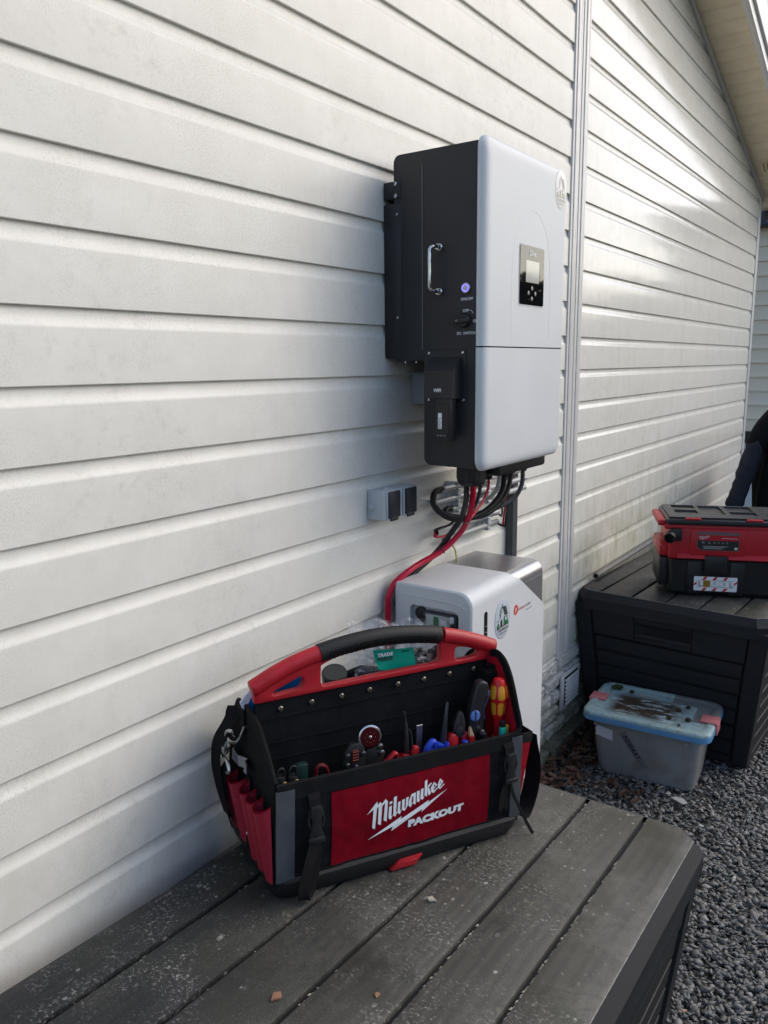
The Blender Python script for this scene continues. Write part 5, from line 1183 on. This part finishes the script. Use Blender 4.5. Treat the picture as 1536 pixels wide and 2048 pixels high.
for i, x in enumerate((.022, .046)):
    b = MB(); b.box((x-.009, YT-.022, .14), (x+.009, YT-.004, .226-.004*i), .004, 2); b.tube(smooth_path([(x-.008, YT-.018, .205), (x-.007, YT-.020, .236), (x+.004, YT-.020, .240), (x+.007, YT-.018, .215)], 4), .0024, 8); b.obj('plug_body', M_blk, t)
    b = MB(); b.lathe([(.0042, 0), (.0038, .003), (.001, .004)], (x+.006, YT-.0235, .2115+.0*i), (0, -1, .3), 12); b.obj('yellow_tip', mat('amber_plastic', (.62, .36, .08), .4), t)
b = MB(); b.box((.060, YT-.002, .14), (.084, YT+.014, .231), .004, 2); put(b, 'tool_case', mat('bottle_green_black', (.012, .03, .028), .3), 'small dark tool case right of the plug block', 'case')
b = MB(); b.tube(smooth_path([(.098, YT, .17), (.100, YT-.002, .215), (.112, YT-.004, .222), (.124, YT, .205), (.13, YT+.01, .17)], 5), .0042, 8); put(b, 'test_lead', mat('dark_red_lead', (.12, .006, .01), .4), 'dark red looped lead behind the front edge of the bag', 'cable')
# back compartment
t = holder('blue_folder', 'blue booklet with a white top edge leaning behind the bag divider', 'booklet')
YB_ = .165
b = MB(); b.prism([(-.004, .07), (-.004, .303), (.010, .330), (.045, .362), (.138, .395), (.150, .07)], YB_, YB_+.006, 'y', .0008, 1); b.obj('cover', mat('booklet_blue', (.0, .115, .40), .35), t)
b = MB(); b.prism([(-.0042, .3035), (-.012, .324), (.000, .340), (.037, .373), (.0448, .3622), (.0098, .3302)], YB_, YB_+.006, 'y', .0008, 1); b.obj('white_band', mat('booklet_white', (.66, .70, .82), .35), t)
t = holder('tape_roll', 'black disc-shaped tape roll lying behind the bag divider', 'tape')
b = MB(); b.lathe([(.024, -.012), (.0265, -.011), (.0265, .011), (.024, .012)], (.195, .178, .342), (-.25, -.45, 1), 30); b.obj('roll', M_blk, t)
b = MB(); b.lathe([(.0235, .012), (.0225, .0135)], (.195, .178, .342), (-.25, -.45, 1), 30); b.obj('shiny_face', mat('tape_face', (.05, .055, .05), .18), t)
b = MB(); b.lathe([(.0267, -.006), (.0267, .005)], (.195, .178, .342), (-.25, -.45, 1), 30); b.obj('green_stripe', mat('dull_green', (.05, .10, .08), .4), t)
t = holder('black_pouch', 'black folded pouch next to the tape roll in the rear pocket of the bag', 'pouch')
b = MB(); b.prism([(.212, .25), (.222, .348), (.258, .357), (.300, .347), (.330, .30), (.33, .25)], .166, .186, 'y', .004, 2); b.prism([(.40, .25), (.43, .362), (.455, .372), (.475, .362), (.49, .25)], .17, .20, 'y', .006, 3); b.obj('body', FB, t)
# clear bag with green header card
g = NG('clear_film'); g.set('Base Color', (.92, .93, .95)); g.set('Roughness', .12); g.set('Alpha', g.rng(g.noise(60, 4, .6), .4, .75, .04, .36)); g.set('Specular IOR Level', .8); g.bump(g.noise(45, 4, .6), 1, .004)
M_film = g.m
t = holder('clear_plastic_bag', 'crumpled clear plastic bag with a green header card behind the handle', 'plastic bag')
def film(ya, k):
    b = MB()
    def fn(u, v):
        a = .228+.197*u + .006*math.sin(v*5+k); top = .452-.016*u + .004*math.sin(u*17+k*2); c = .30+(top-.30)*v
        y = ya + .010*mnoise.noise(Vector((u*5+k, v*5, k))) + .005*mnoise.noise(Vector((u*15, v*17+k, 3+k)))*1.3
        return (a, y, c)
    b.grid(fn, 50, 40); b.obj('film', M_film, t, recalc=False)
film(.158, 0); film(.196, 4)
b = MB()
def card(u, v):
    a0 = .2660+.0085*(1-v)*1.0 + .004*(1-v)**3; a1 = .3600+.009*(1-v); top = .4000-.005*u; bot = .352-.006*u + .006*max(0, .2-u)/.2
    return (a0+(a1-a0)*u, .1405+.002*math.sin(u*4+v*2), bot+(top-bot)*v)
b.grid(card, 30, 12); cd = b.obj('header_card', mat('green_card', (.0, .36, .24), .35, var=.06), t, recalc=False)
b = MB(); b.cur = 0; b.text('TRADE', (.2745, .1375, .3850), (1, 0, 0), (0, 0, 1), .0100, .0005, 1.05, sx=1.1)
b.cur = 1; b.text('FORCE', (.2750, .1375, .3755), (1, 0, 0), (0, 0, 1), .0100, .0004, 1.05, sx=1.1)
for i, w in enumerate((.002, .0015, .001, .002, .0012, .0018, .001, .0015)): b.box((.332+i*.0024, .1374, .3880), (.332+i*.0024+w, .1376, .3910))
b.obj('card_print', [M_txt, M_tbk], cd)
for i in range(26):
    pass
b = MB(); random.seed(5)
for i in range(46):
    x, z = (random.uniform(.375, .412), random.uniform(.335, .372)) if i < 26 else (random.uniform(.28, .40), random.uniform(.325, .345))
    b.lathe([(.0045, 0), (.005, .004), (.0045, .011), (.002, .012)], (x, .172+random.uniform(0, .014), z), (random.gauss(0, 1), random.gauss(0, 1), random.gauss(0, 1)), 8)
o = b.obj('rubber_grommets', mat('grommet_dark', (.03, .028, .026), .5), t); o['kind'] = 'stuff'

# ================================================================== VACUUM ON THE FAR BOX
va = R(22.0); VE1 = Vector((math.cos(va), math.sin(va), 0)); VE2 = Vector((-math.sin(va), math.cos(va), 0))
VM = frameM((.336, 2.955, .6392), VE1, VE2, (0, 0, 1))
vac = thing('cordless_vacuum', 'red and black wet and dry vacuum box standing on the far storage box', 'vacuum cleaner', VM)
VW, VD = .40, .27
b = MB(); lay = []
for z, i in ((.0, .020), (.012, .008), (.016, .004), (.140, -.006)): lay.append([(x-.012, y, z) for x, y in rr(i, i, VW-i, VD-i, .02, 4)])
n = len(lay[0]); b.add(sum(lay, []), [(i*n+k, i*n+(k+1) % n, (i+1)*n+(k+1) % n, (i+1)*n+k) for i in range(3) for k in range(n)] + [tuple(range(n))[::-1], tuple(3*n+k for k in range(n))], True)
b.box((.052, -.009, .012), (.100, .0, .136), .003, 2); b.box((.20, -.009, .012), (.25, .0, .136), .003, 2); b.box((-.046, .02, .03), (-.012, VD-.03, .142), .008, 2)
b.obj('tank', M_blk, vac)
b = MB(); b.box((-.018, -.006, .1405), (VW-.006, VD+.006, .262), .010, 3); b.box((-.048, .02, .146), (-.012, VD-.03, .19), .006, 2)
b.box((.056, -.012, .158), (.245, -.004, .256), .003, 2)
b.add([(.012, -.006, .165), (.110, -.006, .165), (.110, -.022, .150), (.012, -.022, .150), (.012, -.006, .143), (.110, -.006, .143)], [(0, 1, 2, 3), (3, 2, 5, 4), (0, 3, 4), (1, 5, 2)])
b.add([(.190, -.006, .165), (.36, -.006, .165), (.36, -.022, .150), (.190, -.022, .150), (.190, -.006, .143), (.36, -.006, .143)], [(0, 1, 2, 3), (3, 2, 5, 4), (0, 3, 4), (1, 5, 2)])
b.obj('motor_housing', M_red, vac)
b = MB(); b.box((-.036, -.004, .252), (VW+.004, VD+.004, .272), .006, 2); b.box((-.058, .012, .262), (-.026, VD-.02, .285), .008, 3); b.obj('rim', M_red, vac)
b = MB(); b.box((-.030, -.012, .2725), (VW, VD+.008, .2925), .006, 3); lid_ = b.obj('lid', mat('lid_black', (.022, .022, .024), .38, bump=.2, bscale=500), vac)
b = MB(); tr4 = [[(.012, .196), (.096, .196), (.096, .262), (.012, .262)], [(.012, .088), (.094, .088), (.094, .155), (.012, .155)], [(.110, .08), (.190, .08), (.190, .255), (.110, .255)], [(.208, .150), (.300, .150), (.300, .256), (.208, .256)], [(.208, .07), (.300, .07), (.300, .136), (.208, .136)]]
bm = bmesh.new(); O_ = [(-.020, .004), (.345, .004), (.372, .030), (.372, .266), (-.020, .272)]
rg = [[bm.verts.new((x, y, .2995)) for x, y in L] for L in [O_]+tr4]; ed = [bm.edges.new((L[i], L[(i+1) % len(L)])) for L in rg for i in range(len(L))]
bmesh.ops.triangle_fill(bm, use_beauty=True, use_dissolve=False, edges=ed); b.bm(bm)
n = len(O_); b.add([(x, y, .2995) for x, y in O_]+[(x*1.0, y, .2926) for x, y in O_], [(i, (i+1) % n, n+(i+1) % n, n+i) for i in range(n)])
for L in tr4:
    cx = sum(p[0] for p in L)/4; cyy = sum(p[1] for p in L)/4
    b.add([(x, y, .2995) for x, y in L]+[(cx+(x-cx)*.9, cyy+(y-cyy)*.9, .2775) for x, y in L], [(i, (i+1) % 4, 4+(i+1) % 4, 4+i) for i in range(4)]+[(4, 5, 6, 7)])
b.obj('tray_top', MATS['lid_black'], lid_)
for x in (.035, .245): b = MB(); b.box((x, -.0135, .2905), (x+.055, .004, .2985), .002, 1); b.obj('lid_latch', M_red, lid_)
b = MB(); b.box((.340, .015, .2995), (.385, .12, .315), .006, 2); b.obj('red_grip', M_red, lid_)
b = MB(); b.box((-.018, -.022, .212), (.024, .0, .258), .004, 2); b.lathe([(.021, 0), (.0205, .030), (.019, .034), (.0165, .034), (.0160, .006)], (-.012, -.018, .232), (-.35, -1, -.12), 28, cap=False)
b.lathe([(.016, .006), (.001, .0061)], (-.012, -.018, .232), (-.35, -1, -.12), 20); b.obj('hose_port', M_blk, vac)
b = MB(); b.box((.108, -.020, .094), (.188, -.004, .160), .004, 2); b.obj('front_catch', M_blk, vac)
b = MB(); pl = [(.079, .250), (.224, .250), (.224, .180), (.094, .180), (.079, .193)]; b.prism([(x, z) for x, z in pl], -.0132, -.0122, 'y'); lb = b.obj('info_label', mat('silver_label', (.16, .12, .12), .35, .3), vac)
b = MB(); b.prism([(.081, .2175), (.222, .2175), (.222, .182), (.095, .182), (.081, .194)], -.0136, -.0131, 'y'); b.obj('label_black_field', M_tbk, lb)
b = MB(); b.prism([(.081, .218), (.222, .218), (.222, .238), (.081, .238)], -.0136, -.0131, 'y'); b.obj('label_red_field', mat('label_red', (.42, .01, .02), .35), lb)
b = MB(); s = .040/.18; logo(b, lambda u, v, l: (.084+(u-.178)*s, -.0137-l*.2, .2190+(v-.0805)*s*.85), .0005)
b.text('CE', (.095, -.0138, .207), (1, 0, 0), (0, 0, 1), .0085); b.text('UK', (.1175, -.0138, .2095), (1, 0, 0), (0, 0, 1), .005); b.text('CA', (.1175, -.0138, .2055), (1, 0, 0), (0, 0, 1), .005)
for i in range(4): b.tube([(.139+i*.0145+.003*math.cos(q*1.257), -.0139, .2100+.003*math.sin(q*1.257)) for q in range(5)], .0004, 4, closed=True)
for i in range(3): b.box((.10+.004*(i % 2), -.0139, .1955-i*.0042), (.185-.01*i, -.0137, .1967-i*.0042))
for i in range(1): b.box((.163, -.0139, .2262), (.218, -.0137, .2278))
b.box((.2085, -.0139, .1855), (.2185, -.0137, .1945)); b.obj('label_print', mat('label_grey_print', (.55, .52, .52), .5), lb, recalc=False)
M_wl = mat('warning_red', (.55, .02, .02), .4)
b = MB(); b.prism(rr(.077, .026, .227, .080, .004, 3), -.0106, -.0096, 'y'); wl = b.obj('warning_label', M_txt, vac)
b = MB()
for (z0, z1) in ((.0675, .0795), (.0265, .038)):
    for i in range(3): x = .104+i*.036; b.prism([(x, z0), (x+.011, z0), (x+.020, z1), (x+.009, z1)], -.0111, -.0107, 'y')
b.prism([(.0775, .044), (.0775, .052), (.087, .060), (.087, .052)], -.0111, -.0107, 'y'); b.prism([(.2165, .05), (.2165, .058), (.2265, .066), (.2265, .058)], -.0111, -.0107, 'y'); b.obj('red_stripes', M_wl, wl)
b = MB(); b.text('L', (.0920, -.0112, .0440), (1, 0, 0), (0, 0, 1), .026, .0001, sx=1.05); b.text('L', (.1990, -.0112, .0440), (1, 0, 0), (0, 0, 1), .026, .0001, sx=1.05)
def ln(P): b.tube([(x, -.0112, z) for x, z in P], .00045, 4, closed=True)
ln([(.0885, .041), (.2130, .041), (.2130, .0655), (.0885, .0655)]); ln([(.137, .0440), (.160, .0440), (.1485, .0635)]); ln([(.165, .0435), (.180, .0435), (.180, .061), (.165, .061)])
b.box((.148, -.0113, .050), (.1492, -.0111, .0575)); b.box((.183, -.0113, .046), (.1845, -.0111, .060)); b.obj('label_symbols', M_tbk, wl, recalc=False)
b = MB(); b.box((.1095, -.0114, .0415), (.134, -.0109, .0655)); b.obj('amber_square', mat('amber_print', (.30, .16, .01), .4), wl)

# ================================================================== STORAGE TUB
ba = R(3.4); T1 = Vector((math.cos(ba), math.sin(ba), 0)); T2 = Vector((-math.sin(ba), math.cos(ba), 0))
SM = frameM((.156, 2.540, .046), T1, T2, (0, 0, 1))
tub_ = thing('storage_tub', 'translucent grey plastic tub with a dirty light blue lid', 'storage tub', SM)
TW, TD, TZ = .432, .308, .246
g = NG('milky_grey_plastic'); mk = g.math('MULTIPLY', g.rng(g.noise(9, 6, .65), .5, .68), g.rng(g.sep()[2], .20, .02, .1, 1))
g.set('Base Color', g.mix(mk, g.mix(g.rng(g.noise(3, 3), .3, .7), (.27, .29, .30), (.33, .34, .345)), (.20, .19, .15))); g.set('Roughness', .33); g.set('Transmission Weight', .12); g.bump(g.noise(25, 3), .3, .002)
M_tub = g.m
b = MB(); L_ = []
def tubsec(i, r): 
    o = rr(i, i, TW-i, TD-i, r, 6); return o
for z, i in ((.004, .058), (.010, .050), (.12, .038), (.200, .030), (.2005, .024), (.220, .022)): L_.append([(x, y+0, z) for x, y in tubsec(i, .035)])
n = len(L_[0]); b.add(sum(L_, []), [(i*n+k, i*n+(k+1) % n, (i+1)*n+(k+1) % n, (i+1)*n+k) for i in range(len(L_)-1) for k in range(n)] + [tuple(range(n))[::-1]], True)
tb = b.obj('tub_body', M_tub, tub_)
def tf(u, z, d=0.): # on the front face
    i = .050+(.030-.050)*(z-.010)/.190
    return (u, i-d, z)
for x in (.128, .226, ):
    b = MB(); b.tube([tf(x+.006*(1-z/.20), z, .0005) for z in (.012, .07, .14, .196)], .0016, 6); b.obj('mould_rib', M_tub, tub_)
b = MB(); b.prism([(.346, .175), (.346, .200), (.366, .200), (.366, .175)], .022, .032, 'y', .003, 2); b.obj('handle_lug', M_tub, tub_)
b = MB(); b.add([tf(.040, .190, .0012), tf(.107, .178, .0012), tf(.108, .138, .0012), tf(.046, .150, .0012)], [(0, 1, 2, 3)]); b.add([tf(.040, .190, .0002), tf(.107, .178, .0002), tf(.108, .138, .0002), tf(.046, .150, .0002)], [(3, 2, 1, 0)])
st = b.obj('white_sticker', mat('sticker_paper', (.62, .66, .72), .5), tub_, recalc=False)
b = MB(); b.add([tf(.0405, .188, .0016), tf(.052, .1855, .0016), tf(.052, .1805, .0016), tf(.047, .1815, .0016), tf(.049, .154, .0016), tf(.0455, .155, .0016)], [(0, 1, 2, 3), (0, 3, 4, 5)]); b.obj('sticker_print', M_tbk, st, recalc=False)
# diagonal label FOSFAAT.
A0 = Vector(tf(.140, .180, .0)); B0 = Vector(tf(.222, .060, .0)); dr = (B0-A0); Ln = dr.length; dr.normalize(); nf = Vector((0, -1, -.108)).normalized(); upv = nf.cross(dr)*-1
if upv.z < 0: upv = -upv
b = MB(); hw = .0125; P = [A0-upv*hw, B0-upv*hw, B0+upv*hw, A0+upv*hw]; b.add([p+nf*.0012 for p in P]+[p+nf*.0002 for p in P], [(0, 1, 2, 3), (0, 4, 5, 1), (1, 5, 6, 2), (2, 6, 7, 3), (3, 7, 4, 0)])
fl = b.obj('tape_label', mat('grey_tape', (.17, .175, .185), .4), tub_, recalc=False)
b = MB(); b.text('FOSFAAT.', A0+dr*.016-upv*.0070+nf*.0016, dr, upv, .0205, .0007, 1.1, sx=1.02); b.obj('label_text', M_tbk, fl, recalc=False)
# lid
g = NG('sun_bleached_lid'); nrm = g.n.new('ShaderNodeNewGeometry'); sp3 = g.n.new('ShaderNodeSeparateXYZ'); g.l.new(nrm.outputs['Normal'], sp3.inputs[0])
x, y, z = g.sep(); topm = g.rng(z, TZ-.013, TZ-.009, 0, 1)
ble = g.mix(g.rng(g.noise(9, 6, .6), .38, .62), (.30, .42, .40), (.26, .40, .47)); side_c = (.10, .27, .50)
base = g.mix(topm, side_c, ble)
sc = g.map((3.4, 13, 1), (0, 0, R(-12)))
dm_ = g.math('MULTIPLY', g.rng(g.noise(2.6, 10, .78, sc), .445, .480), topm)
inn = g.math('MULTIPLY', g.math('MULTIPLY', g.rng(x, .06, .10, 0, 1), g.rng(x, .36, .27, 0, 1)), g.math('MULTIPLY', g.rng(y, .035, .07, 0, 1), g.rng(y, .25, .20, 0, 1)))
dm_ = g.math('MULTIPLY', dm_, inn)
gm = g.math('MULTIPLY', g.rng(g.noise(55, 9, .82), .50, .58), g.math('MULTIPLY', topm, .6))
whi = g.math('MULTIPLY', g.math('MULTIPLY', g.rng(g.noise(3.2, 8, .7, sc), .46, .52), inn), topm)
c = g.mix(g.math('MULTIPLY', whi, .55), base, (.50, .60, .66)); c = g.mix(gm, c, (.16, .17, .13)); c = g.mix(dm_, c, (.045, .032, .022))
gray = g.math('MULTIPLY', g.math('MULTIPLY', g.rng(x, .305, .308, 0, 1), g.rng(y, .10, .104, 0, 1)), topm)
l2 = g.math('MULTIPLY', g.math('MULTIPLY', g.rng(y, .228, .231, 0, 1), g.rng(x, .262, .266, 0, 1)), topm)
notin = g.math('MAXIMUM', g.rng(x, .352, .355, 0, 1), g.rng(y, .228, .231, 0, 1))
gray = g.math('MAXIMUM', g.math('MULTIPLY', gray, notin), l2)
c = g.mix(g.math('MULTIPLY', gray, .9), c, (.13, .135, .14))
g.set('Base Color', c); g.set('Roughness', .5); g.bump(g.math('ADD', g.math('MULTIPLY', dm_, 2.), g.noise(120, 4)), .5, .0015)
b = MB(); L_ = []
for z, i in ((TZ-.030, .004), (TZ-.031, .0), (TZ-.012, 0), (TZ-.004, .002), (TZ, .007), (TZ, .026), (TZ-.0035, .030), (TZ-.0045, .040)): L_.append([(x, y, z) for x, y in rr(i, i, TW-i, TD-i, .042-i*.3, 7)])
n = len(L_[0]); b.add(sum(L_, []), [(i*n+k, i*n+(k+1) % n, (i+1)*n+(k+1) % n, (i+1)*n+k) for i in range(len(L_)-1) for k in range(n)] + [tuple((len(L_)-1)*n+k for k in range(n)), tuple(range(n))[::-1]], True)
ld = b.obj('tub_lid', g.m, tub_, auto=40)
M_pk = mat('faded_pink_plastic', (.50, .17, .18), .5, var=.15, vscale=60); M_pk2 = M_pk
b = MB(); b.box((TW-.052, .112, TZ-.004), (TW+.003, .172, TZ+.003), .002, 2); b.box((TW-.004, .110, TZ-.040), (TW+.006, .174, TZ+.0025), .003, 2); b.obj('clasp', M_pk, tub_)
b = MB(); b.box((-.003, .120, TZ-.004), (.052, .182, TZ+.003), .002, 2); b.box((-.006, .118, TZ-.040), (.004, .184, TZ+.0025), .003, 2); b.obj('clasp', M_pk, tub_)
M_dirt = mat('wet_dirt', (.035, .024, .016), .9, var=.4, vscale=80, bump=.6, bscale=90)
for k, (x, y, r, lb) in enumerate(((.285, .085, .0095, 'largest round lump of dirt near the front of the tub lid'), (.300, .165, .009, 'dark clod of dirt near the right grey patch of the tub lid'),
        (.345, .10, .010, 'clod of dirt in front of the right pink clasp'), (.325, .045, .005, 'small dark crumb close to the front edge of the tub lid'),
        (.118, .240, .009, 'flat brown clod near the rear left of the tub lid'), (.325, .205, .008, 'thin dark clod near the rear right of the tub lid'))):
    bm = bmesh.new(); bmesh.ops.create_icosphere(bm, subdivisions=3, radius=r)
    for v in bm.verts: v.co *= 1+.35*mnoise.noise(v.co*180+Vector((k, 0, 0))); v.co.z *= .62
    b = MB(); b.bm(bm, True, T(x, y, TZ+r*.22)); o = b.obj('dirt_clod', M_dirt); o.matrix_world = SM; tag(o, lb, 'dirt clod', 'dirt clods on the tub lid')
bm = bmesh.new(); bmesh.ops.create_icosphere(bm, subdivisions=3, radius=.02)
for v in bm.verts: v.co *= 1+.6*mnoise.noise(v.co*90); v.co.z *= .5
b = MB(); b.bm(bm, True, T(.06, .262, TZ-.002)); o = b.obj('moss_clump', mat('moss', (.03, .05, .01), .95, var=.5, vscale=200, bump=1, bscale=200)); o.matrix_world = SM; tag(o, 'green moss clump at the rear left corner of the tub lid', 'moss')
b = MB(); b.prism([(.486, 2.52), (.53, 2.50), (.542, 2.514), (.52, 2.535), (.498, 2.534)], .066, .070, 'z', .001, 1); tag(b.obj('paper_scrap', mat('paper_pale', (.42, .42, .42), .7)), 'pale scrap lying on the gravel before the tub', 'scrap')

# ================================================================== JACKET OVER A BIN
wb = thing('wheelie_bin', 'black wheelie bin hidden under the hanging dark jacket', 'bin')
b = MB(); b.add([(.34, 4.72, .03), (.84, 4.72, .03), (.84, 5.16, .03), (.34, 5.16, .03), (.28, 4.66, .98), (.90, 4.66, .98), (.90, 5.24, .98), (.28, 5.24, .98)], [(0, 1, 5, 4), (1, 2, 6, 5), (2, 3, 7, 6), (3, 0, 4, 7), (0, 3, 2, 1)]); b.obj('body', M_blk, wb)
b = MB(); b.box((.27, 4.64, .985), (.91, 5.26, 1.04), .02, 3); b.obj('lid', M_blk, wb)
jk = thing('jacket', 'dark jacket with a slate grey sleeve hanging behind the vacuum', 'jacket')
M_j1 = fabric('jacket_black', (.008, .009, .012), None, 600, .8, .3); M_j2 = fabric('jacket_slate', (.030, .036, .048), None, 600, .75, .3)
b = MB()
def torso(u, v):
    th_ = math.pi*(u*1.0); top = 1.27-.10*abs(2*u-1)**1.5; z = top-(top-.45)*v
    x = .62-.32*math.cos(th_)*(1-.20*(1-v)); y = 4.60-.10*math.sin(th_)*(.6+.4*v) - .02*v + .012*math.sin(u*26+v*3)*v + .01*mnoise.noise(Vector((u*6, v*5, 0)))
    return (x, y, z)
b.grid(torso, 48, 30)
b.grid(lambda u, v: (.63-.27*math.cos(math.pi*u), 4.62+.09*math.sin(math.pi*u), 1.27-.10*abs(2*u-1)**1.5-.35*v), 30, 8)
b.obj('torso', M_j1, jk, recalc=False)
b = MB(); b.grid(lambda u, v: (lambda p: (p[0], p[1]-.008, p[2]))(torso(.22+.5*u, .05+.42*v)), 20, 12); b.obj('chest_panel', M_j2, jk, recalc=False)
b = MB(); P = smooth_path([(.395, 4.60, 1.20), (.350, 4.56, 1.13), (.315, 4.53, 1.03), (.290, 4.52, .93), (.262, 4.51, .83), (.238, 4.50, .745)], 7)
rs = [.064-.012*(i/len(P)) + .0015*math.sin(i*.6)+.001*math.sin(i*1.7) for i in range(len(P))]; b.ks = (1, .8); b.tube(P, rs, 28, flat=(0, 1, 0)); b.v = [tuple(Vector(p)+Vector((1, 1, 0))*.012*mnoise.noise(Vector((p[0]*14+p[2]*16, p[1]*14, p[2]*9-p[0]*12)))) for p in b.v]; sl = b.obj('sleeve', M_j2, jk)
b = MB(); b.ks = (1, .8); b.tube([P[-1]+Vector((.005, 0, .022)), P[-1]+Vector((.001, 0, .006)), P[-1]+Vector((-.003, 0, -.010)), P[-1]+Vector((-.005, 0, -.016))], [.0535, .055, .054, .050], 20, flat=(0, 1, 0)); b.obj('cuff', M_j2, sl)
b = MB(); b.ks = (1, .85); Q = smooth_path([(.50, 4.60, 1.262), (.42, 4.595, 1.225), (.365, 4.57, 1.155), (.33, 4.545, 1.08), (.318, 4.54, 1.04)], 6); b.tube(Q, [.045+.028*min(1, i/8)-.012*max(0, (i-14)/10) for i in range(len(Q))], 20, flat=(0, 1, 0)); b.obj('shoulder', M_j1, jk)
